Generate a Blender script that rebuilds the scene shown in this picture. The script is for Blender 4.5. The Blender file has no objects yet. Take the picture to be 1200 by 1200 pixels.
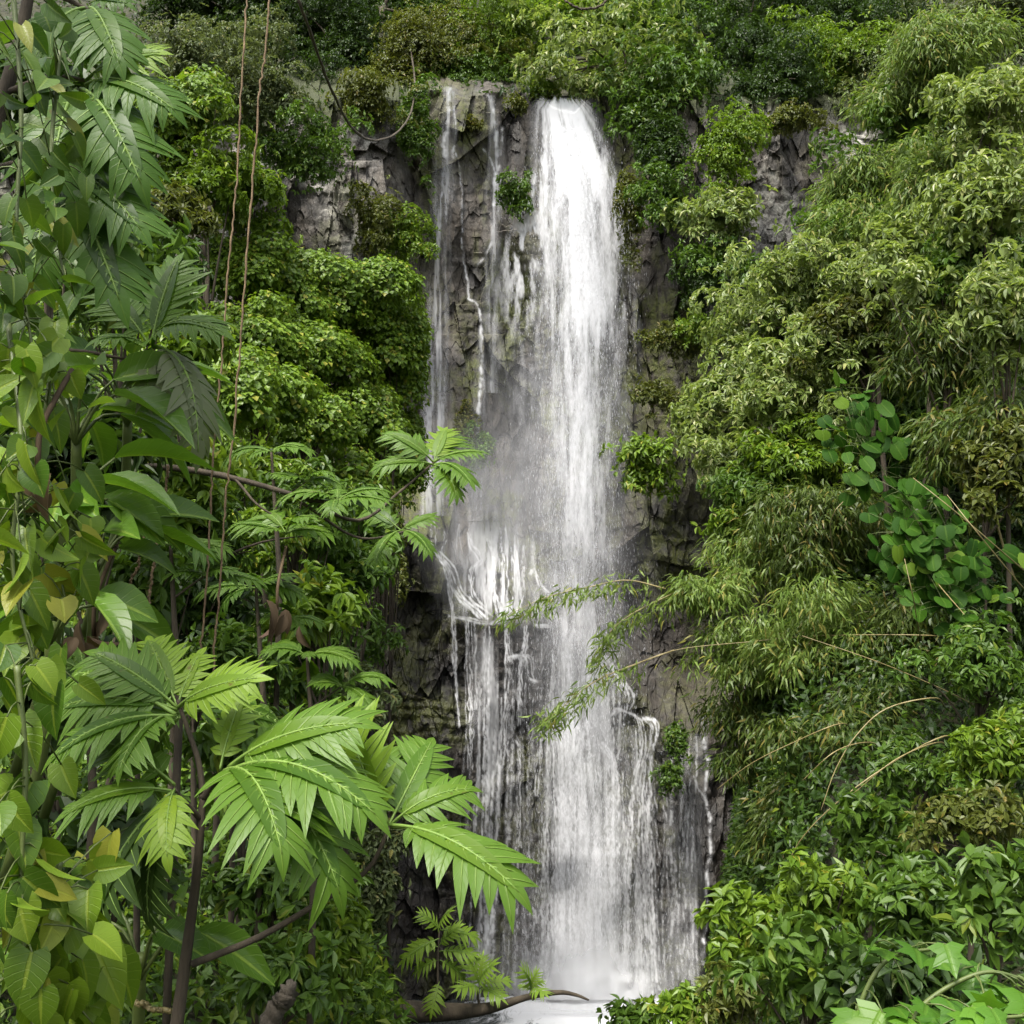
import bpy, math, random
import numpy as np
from mathutils import Vector
R = math.radians
S = bpy.context.scene
COL = S.collection
# ------------------------------------------------------------------ camera
FOC = 1260.0                      # focal length in pixels of a 1200 px square picture
PITCH = R(8.0)
cam_d = bpy.data.cameras.new('camera')
cam_d.sensor_width = 36.0
cam_d.lens = 36.0 * FOC / 1200.0
cam_d.clip_start = 0.05
cam_d.clip_end = 600.0
cam = bpy.data.objects.new('camera', cam_d)
COL.objects.link(cam)
cam.location = (0, 0, 0)
cam.rotation_euler = (R(90) + PITCH, 0, 0)
S.camera = cam
# ------------------------------------------------------------------ sky, sun, exposure
SUN_EL, SUN_AZ = R(58), R(206)     # azimuth clockwise from +Y (north)
W_ = bpy.data.worlds.new('World')
S.world = W_
W_.use_nodes = True
wn = W_.node_tree
sky = wn.nodes.new('ShaderNodeTexSky')
sky.sky_type = 'NISHITA'
sky.sun_disc = False
sky.sun_elevation = SUN_EL
sky.sun_rotation = SUN_AZ
sky.air_density = 1.0
sky.dust_density = 4.0
sky.ozone_density = 1.0
bg = wn.nodes['Background']
hsv = wn.nodes.new('ShaderNodeHueSaturation'); hsv.inputs['Saturation'].default_value = 0.35   # white overcast
wn.links.new(sky.outputs[0], hsv.inputs['Color']); wn.links.new(hsv.outputs[0], bg.inputs[0])
bg.inputs[1].default_value = 0.15
sd = bpy.data.lights.new('sun', 'SUN')
sd.energy = 2.2
sd.angle = R(16)
sd.color = (1.0, 0.95, 0.86)
so = bpy.data.objects.new('sun', sd)
COL.objects.link(so)
sv = Vector((math.sin(SUN_AZ) * math.cos(SUN_EL), math.cos(SUN_AZ) * math.cos(SUN_EL), math.sin(SUN_EL)))
so.rotation_euler = (-sv).to_track_quat('-Z', 'Y').to_euler()
so.location = sv * 60
S.view_settings.view_transform = 'Standard'
S.view_settings.look = 'None'
S.view_settings.gamma = 1.0
S.view_settings.exposure = 1.38
S.render.engine = 'CYCLES'
S.cycles.max_bounces = 8
S.cycles.diffuse_bounces = 4
S.cycles.transparent_max_bounces = 24
S.cycles.use_denoising = True
# ------------------------------------------------------------------ picture point -> place
CP, SP = math.cos(PITCH), math.sin(PITCH)
def Wp(px, py, Y):
    """points seen at picture position (px, py), Y metres ahead; arrays allowed"""
    px = np.asarray(px, float); py = np.asarray(py, float); Y = np.asarray(Y, float)
    a = (px - 600) / FOC; b = (600 - py) / FOC
    dy = CP - b * SP; dz = SP + b * CP
    return np.stack(np.broadcast_arrays(a / dy * Y, Y, dz / dy * Y), -1)
# ------------------------------------------------------------------ noise
def hsh(ix, iy, seed):
    h = (ix.astype(np.int64) * 374761393 + iy.astype(np.int64) * 668265263 + seed * 1274126177) & 0xffffffff
    h = ((h ^ (h >> 13)) * 1274126177) & 0xffffffff
    h = ((h ^ (h >> 16)) * 2246822519) & 0xffffffff
    return ((h ^ (h >> 15)) & 0xffffff) / float(0x1000000)
def vnoise(x, y, seed=0):
    x, y = np.broadcast_arrays(np.asarray(x, float), np.asarray(y, float))
    ix = np.floor(x); iy = np.floor(y)
    fx = x - ix; fy = y - iy
    fx = fx * fx * (3 - 2 * fx); fy = fy * fy * (3 - 2 * fy)
    a = hsh(ix, iy, seed); b = hsh(ix + 1, iy, seed); c = hsh(ix, iy + 1, seed); d = hsh(ix + 1, iy + 1, seed)
    return (a + (b - a) * fx) * (1 - fy) + (c + (d - c) * fx) * fy
def fbm(x, y, seed=0, o=4):
    s = 0; t = 0; a = 1.0
    for i in range(o):
        s = s + a * vnoise(np.asarray(x) * 2 ** i, np.asarray(y) * 2 ** i, seed + 17 * i); t += a; a *= 0.5
    return s / t
def cells(x, y, seed=0):
    """random value of the nearest cell, and distance to the cell border"""
    ix = np.floor(x); iy = np.floor(y)
    f1 = np.full(x.shape, 9.0); f2 = np.full(x.shape, 9.0); v = np.zeros(x.shape); gx = np.zeros(x.shape); gy = np.zeros(x.shape)
    for dx in (-1, 0, 1):
        for dy in (-1, 0, 1):
            cx = ix + dx; cy = iy + dy
            ox = cx + hsh(cx, cy, seed); oy = cy + hsh(cx, cy, seed + 1)
            d = np.hypot(x - ox, y - oy)
            near = d < f1
            f2 = np.where(near, f1, np.minimum(f2, d))
            v = np.where(near, hsh(cx, cy, seed + 2), v)
            gx = np.where(near, (x - ox) * (hsh(cx, cy, seed + 3) - .5), gx)
            gy = np.where(near, (y - oy) * (hsh(cx, cy, seed + 4) - .5), gy)
            f1 = np.where(near, d, f1)
    return v, f2 - f1, gx + gy
def ss(a, b, x):
    t = np.clip((np.asarray(x, float) - a) / (b - a), 0, 1)
    return t * t * (3 - 2 * t)
# ------------------------------------------------------------------ mesh building
def tag(o, label=None, cat=None, group=None, kind=None):
    if label: o['label'] = label
    if cat: o['category'] = cat
    if group: o['group'] = group
    if kind: o['kind'] = kind
    return o
def empty(name, loc):
    o = bpy.data.objects.new(name, None); COL.objects.link(o)
    o.location = [float(c) for c in loc]; o.empty_display_size = 0.2
    return o
def norm(v):
    return v / np.maximum(np.linalg.norm(v, axis=-1, keepdims=True), 1e-9)
class MB:
    def __init__(s):
        s.v = []; s.uv = []; s.f = []; s.n = 0
    def add(s, v, faces, uv=None, mi=0):
        v = np.asarray(v, float).reshape(-1, 3)
        s.v.append(v); s.uv.append(np.zeros((len(v), 2)) if uv is None else np.asarray(uv, float).reshape(-1, 2))
        for f in faces:                       # arrays (n,3) or (n,4)
            f = np.asarray(f, int)
            if len(f): s.f.append((f + s.n, mi))
        s.n += len(v)
    def tube(s, pts, rad, sides=6, mi=0):
        pts = np.asarray(pts, float); n = len(pts)
        rad = np.broadcast_to(np.asarray(rad, float), (n,))
        t = norm(np.gradient(pts, axis=0))
        ref = np.array([0.0, 0, 1.0]) if abs(t[:, 2]).mean() < 0.8 else np.array([1.0, 0, 0])
        u = norm(np.cross(t, ref)); w = np.cross(t, u)
        a = np.arange(sides) * 2 * np.pi / sides
        ring = pts[:, None] + rad[:, None, None] * (np.cos(a)[None, :, None] * u[:, None] + np.sin(a)[None, :, None] * w[:, None])
        v = ring.reshape(-1, 3)
        i = np.arange(n - 1)[:, None] * sides; j = np.arange(sides)[None]; k = (j + 1) % sides
        q = np.stack([i + j, i + k, i + sides + k, i + sides + j], -1).reshape(-1, 4)
        uv = np.stack([np.tile(np.arange(sides) / sides, n), np.repeat(np.arange(n) / n, sides)], -1)
        s.add(np.vstack([v, pts[:1], pts[-1:]]), [q, np.stack([np.full(sides, n * sides), k[0], j[0]], -1),
              np.stack([np.full(sides, n * sides + 1), (n - 1) * sides + j[0], (n - 1) * sides + k[0]], -1)], np.vstack([uv, [[0, 0], [0, 1]]]), mi)
    def build(s, name, mats, parent=None, smooth=True, origin=None):
        me = bpy.data.meshes.new(name)
        v = np.concatenate(s.v); uv = np.concatenate(s.uv)
        if origin is not None: v = v - np.asarray(origin, float)
        me.vertices.add(len(v)); me.vertices.foreach_set('co', v.astype(np.float32).ravel())
        li = np.concatenate([f.ravel() for f, m in s.f])
        ln = np.concatenate([np.full(len(f), f.shape[1]) for f, m in s.f])
        mi = np.concatenate([np.full(len(f), m) for f, m in s.f])
        me.loops.add(len(li)); me.loops.foreach_set('vertex_index', li.astype(np.int32))
        me.polygons.add(len(ln))
        me.polygons.foreach_set('loop_start', (np.cumsum(ln) - ln).astype(np.int32))
        me.polygons.foreach_set('material_index', mi.astype(np.int32))
        me.polygons.foreach_set('use_smooth', np.full(len(ln), smooth))
        l = me.uv_layers.new(name='UVMap')
        l.data.foreach_set('uv', uv[li].astype(np.float32).ravel())
        me.update(calc_edges=True)
        for m in (mats if isinstance(mats, (list, tuple)) else [mats]): me.materials.append(m)
        o = bpy.data.objects.new(name, me); COL.objects.link(o)
        if parent is not None: o.parent = parent
        return o
def smooth_line(pts, n):
    """Catmull-Rom through the points"""
    p = np.asarray(pts, float)
    if len(p) == 2: return p[0] + (p[1] - p[0]) * np.linspace(0, 1, n)[:, None]
    q = np.vstack([2 * p[0] - p[1], p, 2 * p[-1] - p[-2]])
    t = np.linspace(0, len(p) - 1 - 1e-6, n); i = t.astype(int); f = (t - i)[:, None]
    a, b, c, d = q[i], q[i + 1], q[i + 2], q[i + 3]
    return .5 * (2 * b + (c - a) * f + (2 * a - 5 * b + 4 * c - d) * f ** 2 + (3 * b - a - 3 * c + d) * f ** 3)
# ------------------------------------------------------------------ materials
def newmat(name):
    m = bpy.data.materials.new(name); m.use_nodes = True
    nt = m.node_tree; nt.nodes.clear()
    out = nt.nodes.new('ShaderNodeOutputMaterial')
    return m, nt, out
def N(nt, t, **k):
    n = nt.nodes.new('ShaderNode' + t)
    for a, b in k.items():
        if a.startswith('i_'):
            key = a[2:]
            n.inputs[int(key) if key.isdigit() else key].default_value = b
        else: setattr(n, a, b)
    return n
def ramp(nt, src, stops, interp='LINEAR'):
    r = nt.nodes.new('ShaderNodeValToRGB'); r.color_ramp.interpolation = interp
    e = r.color_ramp.elements
    while len(e) < len(stops): e.new(0.5)
    for k, (p, c) in zip(e, stops):
        k.position = p; k.color = (c[0], c[1], c[2], 1) if hasattr(c, '__len__') else (c, c, c, 1)
    nt.links.new(src, r.inputs[0]); return r.outputs[0]
def mix(nt, f, a, b, t='MIX'):
    m = nt.nodes.new('ShaderNodeMix'); m.data_type = 'RGBA'; m.blend_type = t
    for s, v in ((0, f), (6, a), (7, b)):
        if hasattr(v, 'links'): nt.links.new(v, m.inputs[s])
        else: m.inputs[s].default_value = v if s == 0 else (v[0], v[1], v[2], 1)
    return m.outputs[2]
def leaf_mat(name, c1, c2, c3=None, rough=.42, trans=.3, vein=0.0, back=1.25, odd=.06, ribs=0, spec=.32, objvar=False):
    """leaf: each leaf its own shade between c1 and c2, a few of them c3 (yellowing)"""
    m, nt, out = newmat(name); L = nt.links.new
    g = N(nt, 'NewGeometry')
    c3 = c3 or (c2[0] * 1.5, c2[1] * 1.1, c2[2] * .8)
    col = ramp(nt, g.outputs['Random Per Island'], [(0, c1), (1 - odd - .02, c2), (1 - odd * .7, c3), (1, c3)])
    tc = N(nt, 'TexCoord')
    nz = N(nt, 'TexNoise'); nz.inputs['Scale'].default_value = 0.9; nz.inputs['Detail'].default_value = 2
    L(tc.outputs['Object'], nz.inputs['Vector'])
    col = mix(nt, 0.55, col, ramp(nt, nz.outputs[0], [(.3, .55), (.7, 1.25)]), 'MULTIPLY')
    if objvar:                       # every large leaf has its own tone, with browned spots
        oi = N(nt, 'ObjectInfo'); col = mix(nt, 1.0, col, ramp(nt, oi.outputs['Random'], [(0, (.62, .70, .6)), (.5, (1, 1, 1)), (1, (1.35, 1.15, 1.1))]), 'MULTIPLY')
        n2 = N(nt, 'TexNoise'); n2.inputs['Scale'].default_value = 14; n2.inputs['Detail'].default_value = 5; L(tc.outputs['Object'], n2.inputs['Vector'])
        col = mix(nt, ramp(nt, n2.outputs[0], [(.66, 0), (.74, .8)]), col, (.10, .065, .02))
    hi = mix(nt, g.outputs['Backfacing'], col, tuple(min(1, c * back) for c in ((c1[0] + c2[0]) / 2 * 1.1, (c1[1] + c2[1]) / 2, (c1[2] + c2[2]) / 2 * 1.3)))
    bump = None
    if vein:
        uv = N(nt, 'UVMap'); sx = N(nt, 'SeparateXYZ'); L(uv.outputs[0], sx.inputs[0])
        a = N(nt, 'Math', operation='SUBTRACT'); L(sx.outputs[0], a.inputs[0]); a.inputs[1].default_value = .5
        b = N(nt, 'Math', operation='ABSOLUTE'); L(a.outputs[0], b.inputs[0])
        rib = ramp(nt, b.outputs[0], [(0, 1), (.035, .8), (.06, 0)])
        # side veins: v - |u| repeated
        c = N(nt, 'Math', operation='MULTIPLY_ADD'); L(b.outputs[0], c.inputs[0]); c.inputs[1].default_value = -.45; L(sx.outputs[1], c.inputs[2])
        d = N(nt, 'Math', operation='MULTIPLY'); L(c.outputs[0], d.inputs[0]); d.inputs[1].default_value = ribs or 8
        e = N(nt, 'Math', operation='FRACT'); L(d.outputs[0], e.inputs[0])
        sv_ = ramp(nt, e.outputs[0], [(0, 1), (.09, 0), (.5, .12), (.93, 0), (1, 1)])
        vv = mix(nt, 0.35, rib, sv_, 'ADD')
        hi = mix(nt, mix(nt, 1.0, vv, (vein,) * 3, 'MULTIPLY'), hi, (c2[0] * 2.2 + .05, c2[1] * 1.7 + .05, c2[2] * 2 + .02))
        bump = N(nt, 'Bump'); bump.inputs['Strength'].default_value = .35; bump.inputs['Distance'].default_value = .01; bump.invert = True
        L(vv, bump.inputs['Height'])
    p = N(nt, 'BsdfPrincipled'); L(hi, p.inputs['Base Color']); p.inputs['Roughness'].default_value = rough
    p.inputs['Specular IOR Level'].default_value = spec
    t = N(nt, 'BsdfTranslucent'); L(mix(nt, 1.0, hi, (1.25, 1.35, .55), 'MULTIPLY'), t.inputs[0])
    if bump: L(bump.outputs[0], p.inputs['Normal'])
    s = N(nt, 'MixShader'); s.inputs[0].default_value = trans
    L(p.outputs[0], s.inputs[1]); L(t.outputs[0], s.inputs[2]); L(s.outputs[0], out.inputs[0])
    return m
def plain(name, c1, c2, scale=6, rough=.8, stretch=(1, 1, 1), bump=.4, bdist=.02):
    m, nt, out = newmat(name); L = nt.links.new
    tc = N(nt, 'TexCoord'); mp = N(nt, 'Mapping'); mp.inputs['Scale'].default_value = stretch
    L(tc.outputs['Object'], mp.inputs[0])
    nz = N(nt, 'TexNoise'); nz.inputs['Scale'].default_value = scale; nz.inputs['Detail'].default_value = 6; nz.inputs['Roughness'].default_value = .65
    L(mp.outputs[0], nz.inputs['Vector'])
    p = N(nt, 'BsdfPrincipled'); p.inputs['Roughness'].default_value = rough
    L(ramp(nt, nz.outputs[0], [(.3, c1), (.7, c2)]), p.inputs['Base Color'])
    b = N(nt, 'Bump'); b.inputs['Strength'].default_value = bump; b.inputs['Distance'].default_value = bdist
    L(nz.outputs[0], b.inputs['Height']); L(b.outputs[0], p.inputs['Normal'])
    L(p.outputs[0], out.inputs[0]); return m
# ================================================================== THE SETTING: cliff, hillside, banks, pool
LEDGE_X = [200, 440, 500, 516, 534, 560, 640, 720, 770, 830, 900, 1100]
LEDGE_Y = [600, 615, 638, 662, 700, 728, 732, 800, 838, 862, 870, 860]
def cliff_smooth(px, py):
    px = np.asarray(px, float); py = np.asarray(py, float)
    d = 32 - 2.6 * ((px - 640) / 600) ** 2
    led = np.interp(px, LEDGE_X, LEDGE_Y)
    d = d - 1.9 * ss(led - 75, led + 6, py) - .8 * ss(led, led + 420, py)
    d = d - .7 * ss(640, 560, px) * ss(led - 110, led - 20, py) * ss(led + 60, led, py) * .6
    d = d + np.maximum(0, 118 + 26 * (fbm(px / 34.0, py * 0 + 3.3, 19, 3) - .5) - 10 * ss(90, 40, abs(px - 560)) + 12 * ss(30, 12, abs(px - 661)) - py) * .10       # rounded, broken lip
    d = d - 1.3 * ss(500, 452, px) * ss(600, 420, py)              # left shoulder of the plunge recess
    d = d - 1.0 * ss(735, 800, px) * ss(640, 560, py)
    d = d + 1.6 * ss(820, 850, px) * ss(925, 885, px) * ss(1035, 1062, py)   # hollow at the foot
    d = d + .6 * ss(560, 600, px) * ss(760, 700, px) * ss(640, 300, py)
    return d
def cliff_depth(px, py, fine=True):
    px, py = np.broadcast_arrays(np.asarray(px, float), np.asarray(py, float))
    d = cliff_smooth(px, py)
    x = px / 40.0; z = py / 40.0
    wx = x + .30 * (fbm(x * .7, z * .5, 5, 2) - .5); wz = z + .5 * (fbm(x * .6, z * .6, 9, 2) - .5)
    calm = 1 - .5 * ss(530, 570, px) * ss(835, 800, px) * ss(700, 760, py)      # worn smoother under the water
    v, e, g = cells(wx * .62, wz * .24, 3)
    d = d - calm * (.80 * (v - .5) + .7 * g)
    v, e, g = cells(wx * 1.55 + 7, wz * .52, 31)
    d = d - calm * (.46 * (v - .5) + .55 * g)
    d = d + 1.2 * (fbm(x * .3, z * .22, 77, 3) - .5)
    if fine:
        v, e, g = cells(wx * 4.4 + 3, wz * 2.4, 51)
        d = d - .10 * (v - .5) - .16 * g
        bed = vnoise(wz * 7 + .8 * fbm(x * 1.2, z * 1.2, 63, 2), x * .5, 65)      # thin beds
        d = d - .06 * bed + .26 * (fbm(x * 3.2, z * 1.7, 61, 5) - .5)
    return d
NX, NZ = 1060, 860
gx = np.concatenate([np.linspace(-500, 280, 100, endpoint=False), np.linspace(280, 1000, NX - 200, endpoint=False), np.linspace(1000, 1700, 100)])
gz = np.linspace(70, 1235, NZ)
PX, PZ = np.meshgrid(gx, gz)
cv = Wp(PX, PZ, cliff_depth(PX, PZ))
def grid_faces(nz, nx):
    i = np.arange(nz - 1)[:, None] * nx; j = np.arange(nx - 1)[None]
    return np.stack([i + j, i + nx + j, i + nx + j + 1, i + j + 1], -1).reshape(-1, 4)
mb = MB(); mb.add(cv, [grid_faces(NZ, NX)], np.stack([PX / 100, PZ / 100], -1))
# --- rock material
mrock, nt, out = newmat('wet basalt'); L = nt.links.new
tc = N(nt, 'TexCoord')
def obj_noise(scale, detail=6, rough=.6, stretch=(1, 1, 1), dist=0.0):
    mp = N(nt, 'Mapping'); mp.inputs['Scale'].default_value = stretch; L(tc.outputs['Object'], mp.inputs[0])
    n = N(nt, 'TexNoise'); n.inputs['Scale'].default_value = scale; n.inputs['Detail'].default_value = detail
    n.inputs['Roughness'].default_value = rough; n.inputs['Distortion'].default_value = dist
    L(mp.outputs[0], n.inputs['Vector']); return n.outputs[0]
def attr(name):
    a = N(nt, 'Attribute'); a.attribute_name = name; return a.outputs['Fac']
n1 = obj_noise(.55, 5, .65); n2 = obj_noise(3.2, 8, .7); n3 = obj_noise(1.6, 6, .65, (1.6, 1.6, .25)); n4 = obj_noise(14, 6, .7)
rock = ramp(nt, n1, [(.32, (.034, .027, .020)), (.46, (.068, .057, .045)), (.58, (.088, .080, .071)), (.74, (.112, .111, .112))])
rock = mix(nt, .75, rock, ramp(nt, n2, [(.32, .32), (.5, 1.0), (.68, 1.75)]), 'MULTIPLY')
rock = mix(nt, .6, rock, ramp(nt, n3, [(.38, .38), (.58, 1.25)]), 'MULTIPLY')
rock = mix(nt, ramp(nt, n4, [(.5, 0), (.75, .30)]), rock, (.24, .22, .19))
lich = attr('lichen')
lf = N(nt, 'Math', operation='MULTIPLY'); L(lich, lf.inputs[0]); L(ramp(nt, n2, [(.42, 0), (.6, 1)]), lf.inputs[1])
rock = mix(nt, lf.outputs[0], rock, (.33, .32, .285))
wet = attr('wet')
rock = mix(nt, wet, rock, mix(nt, 1.0, rock, (.24, .23, .23), 'MULTIPLY'))
moss = attr('moss')
mf = N(nt, 'Math', operation='MULTIPLY'); L(moss, mf.inputs[0]); L(ramp(nt, n2, [(.40, 0), (.56, 1)]), mf.inputs[1])
rock = mix(nt, mf.outputs[0], rock, ramp(nt, n4, [(.3, (.035, .045, .010)), (.7, (.105, .115, .022))]))
soil = attr('soil')
rock = mix(nt, soil, rock, ramp(nt, n4, [(.3, (.015, .02, .006)), (.7, (.05, .06, .015))]))
p = N(nt, 'BsdfPrincipled'); L(rock, p.inputs['Base Color'])
L(ramp(nt, wet, [(0, .85), (1, .38)]), p.inputs['Roughness'])
bm_ = N(nt, 'Bump'); bm_.inputs['Strength'].default_value = .8; bm_.inputs['Distance'].default_value = .12
hh = mix(nt, .4, n2, n4); L(hh, bm_.inputs['Height']); L(bm_.outputs[0], p.inputs['Normal'])
L(p.outputs[0], out.inputs[0])
cliff = mb.build('cliff', mrock, smooth=False); tag(cliff, 'tall dark basalt cliff face behind the waterfall', 'cliff', kind='structure')
px, py = PX.ravel(), PZ.ravel()
fn = fbm(px / 60, py / 60, 91, 4)
led = np.interp(px, LEDGE_X, LEDGE_Y)
wetv = np.clip(ss(led - 60, led + 40, py) * (.65 + .35 * ss(.4, .6, fn)) + ss(150, 40, abs(px - 668)) * .35 + .7 * ss(.55, .7, fbm(px / 25, py / 140, 15, 3)) * ss(480, 520, px) + .5 * ss(960, 900, py) * 0, 0, 1)
mossv = np.clip(.5 * ss(.48, .60, fbm(px / 18, py / 50, 29, 4)) * ss(480, 500, px) * ss(740, 690, py) + ss(.5, .62, fbm(px / 45, py / 60, 23, 4)) * (.8 * ss(420, 560, py) * ss(740, 540, py) + .45) + .9 * ss(560, 450, px) * ss(640, 760, py) * ss(.38, .55, fn) + .8 * ss(720, 760, px) * ss(330, 420, py) * ss(620, 520, py), 0, 1) * (1 - .7 * ss(800, 900, px))
lichv = np.clip(ss(490, 440, px) * ss(.35, .55, fn) * ss(420, 330, py) + ss(860, 890, px) * ss(320, 280, py) * ss(.4, .55, fn), 0, 1)
lip = 118 + 26 * (fbm(px / 34.0, py * 0 + 3.3, 19, 3) - .5)
soilv = ss(lip + 26, lip + 6, py + 14 * (fn - .5)) * np.clip(ss(520, 490, px) + ss(735, 760, px), 0, 1)
for nm, arr in (('soil', soilv), ('wet', wetv), ('moss', mossv), ('lichen', lichv)):
    a = cliff.data.attributes.new(nm, 'FLOAT', 'POINT'); a.data.foreach_set('value', arr.astype(np.float32))
# --- hillside rising behind the lip
hx = np.linspace(-900, 2100, 150); hz = np.linspace(-560, 112, 90)
HX, HZ = np.meshgrid(hx, hz)
hd = 32 - 2.6 * np.clip((HX - 640) / 600, -1.6, 1.6) ** 2 + .6 + (112 - HZ) * .075 + .2 * np.maximum(0, -HZ) * .2
hd = hd + 2.2 * (fbm(HX / 120, HZ / 90, 41, 4) - .5)
notch = ss(70, 25, abs(HX - 650)) * ss(60, 112, HZ); hd = hd + 1.2 * notch
mb = MB(); mb.add(Wp(HX, HZ, hd), [grid_faces(90, 150)])
msoil = plain('dark leaf litter and soil', (.012, .014, .006), (.05, .05, .022), 2.2, .95, bump=.8, bdist=.15)
tag(mb.build('hillside', msoil), 'steep dark overgrown slope above the cliff', 'hillside', kind='structure')
def hill_depth(px, py): return 33 - 2.6 * np.clip((px - 640) / 600, -1.6, 1.6) ** 2 + (112 - py) * .075
# --- ground: path ledge under the viewer, banks on both sides, stream bed
def ground_z(x, y):
    x, y = np.broadcast_arrays(np.asarray(x, float), np.asarray(y, float))
    ys = [-8, 0, 4, 8, 11, 14, 18, 22, 26, 30, 40]
    floor = np.interp(y, [-8, 1.6, 3, 5, 7, 11, 14, 40], [-1.7, -1.7, -2.4, -3.8, -5.2, -7.8, -9.6, -9.6])
    xr = np.interp(y, ys, [.8, .8, .9, 1.0, 1.3, 2.0, 2.9, 3.7, 4.5, 5.6, 6])
    xl = np.interp(y, ys, [.8, .8, .6, .2, 0, -.35, -2.0, -2.6, -3.2, -4, -5])
    zr = np.interp(y, ys, [-1.6, -1.6, -2.9, -3.8, -3.3, -1.6, 1.2, 7, 11, 12, 13])
    zl = np.interp(y, ys, [-1.6, -1.6, -2.9, -3.9, -3.4, -2.4, 1.2, 4.0, 6.5, 8, 9])
    sl = np.interp(y, [0, 14, 20], [3, 3, 8]); sr = np.interp(y, [0, 12, 18], [3, 3, 5])
    r = np.minimum(floor + sr * np.maximum(0, x - xr), zr + .28 * np.maximum(0, x - xr - 2))
    l = np.minimum(floor + sl * np.maximum(0, xl - x), zl + .42 * np.maximum(0, xl - x - 2))
    z = np.maximum(floor, np.maximum(r, l))
    return z + .5 * (fbm(x / 1.6, y / 1.6, 3, 4) - .5)
X_, Y_ = np.meshgrid(np.linspace(-60, 60, 420), np.concatenate([np.linspace(-30, -4, 20, endpoint=False), np.linspace(-4, 33, 190)]))
mb = MB(); mb.add(np.stack([X_, Y_, ground_z(X_, Y_)], -1), [grid_faces(210, 420)[:, ::-1]])
tag(mb.build('ground', msoil), 'dark leaf littered ground of the gorge banks', 'ground', kind='structure')
# --- pool
POOL_Z = -8.55
mpool, nt, out = newmat('foaming pool water'); L = nt.links.new
tc = N(nt, 'TexCoord')
nf = obj_noise(1.7, 8, .75, (1, .5, 1), 1.6); nb = obj_noise(3.5, 5, .6, (1, .4, 1))
vd = N(nt, 'VectorMath', operation='DISTANCE'); L(tc.outputs['Object'], vd.inputs[0]); vd.inputs[1].default_value = (2.1, 29.0, POOL_Z)
near = ramp(nt, vd.outputs['Value'], [(0, 0)], 'LINEAR')
dv = N(nt, 'Math', operation='MULTIPLY_ADD'); L(vd.outputs['Value'], dv.inputs[0]); dv.inputs[1].default_value = -.19; dv.inputs[2].default_value = .95
sm = N(nt, 'Math', operation='ADD'); L(dv.outputs[0], sm.inputs[0]); L(nf, sm.inputs[1])
p1 = N(nt, 'BsdfPrincipled'); p1.inputs['Base Color'].default_value = (.05, .06, .055, 1); p1.inputs['Roughness'].default_value = .08
p2 = N(nt, 'BsdfDiffuse'); p2.inputs[0].default_value = (.82, .84, .88, 1)
bmp = N(nt, 'Bump'); bmp.inputs['Strength'].default_value = .5; bmp.inputs['Distance'].default_value = .1
L(nb, bmp.inputs['Height']); L(bmp.outputs[0], p1.inputs['Normal'])
ms = N(nt, 'MixShader'); L(ramp(nt, sm.outputs[0], [(.85, .02), (1.25, .75)]), ms.inputs[0]); L(p1.outputs[0], ms.inputs[1]); L(p2.outputs[0], ms.inputs[2]); L(ms.outputs[0], out.inputs[0])
X_, Y_ = np.meshgrid(np.linspace(-12, 12, 160), np.linspace(11, 34, 150))
mb = MB(); mb.add(np.stack([X_, Y_, POOL_Z + .07 * (fbm(X_ * 1.3, Y_ * 1.1, 8, 4) - .5)], -1), [grid_faces(150, 160)[:, ::-1]])
tag(mb.build('pool', mpool), 'foaming grey plunge pool at the foot of the falls', 'pool', kind='structure')
# ================================================================== FALLING WATER
mwat, nt, out = newmat('white falling water'); L = nt.links.new
dd = N(nt, 'BsdfDiffuse'); dd.inputs[0].default_value = (.90, .91, .94, 1)
tt = N(nt, 'BsdfTranslucent'); tt.inputs[0].default_value = (.90, .92, .96, 1)
m1 = N(nt, 'MixShader'); m1.inputs[0].default_value = .5; L(dd.outputs[0], m1.inputs[1]); L(tt.outputs[0], m1.inputs[2]); L(m1.outputs[0], out.inputs[0])
mfilm, nt, out = newmat('falling water film'); L = nt.links.new
dd = N(nt, 'BsdfDiffuse'); dd.inputs[0].default_value = (.90, .91, .94, 1)
tt = N(nt, 'BsdfTranslucent'); tt.inputs[0].default_value = (.90, .92, .96, 1)
m1 = N(nt, 'MixShader'); m1.inputs[0].default_value = .45; L(dd.outputs[0], m1.inputs[1]); L(tt.outputs[0], m1.inputs[2])
at_ = N(nt, 'Attribute'); at_.attribute_name = 'cover'
tr = N(nt, 'BsdfTransparent'); ms = N(nt, 'MixShader'); L(at_.outputs['Fac'], ms.inputs[0]); L(tr.outputs[0], ms.inputs[1]); L(m1.outputs[0], ms.inputs[2]); L(ms.outputs[0], out.inputs[0])
rng = np.random.default_rng(7)
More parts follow.
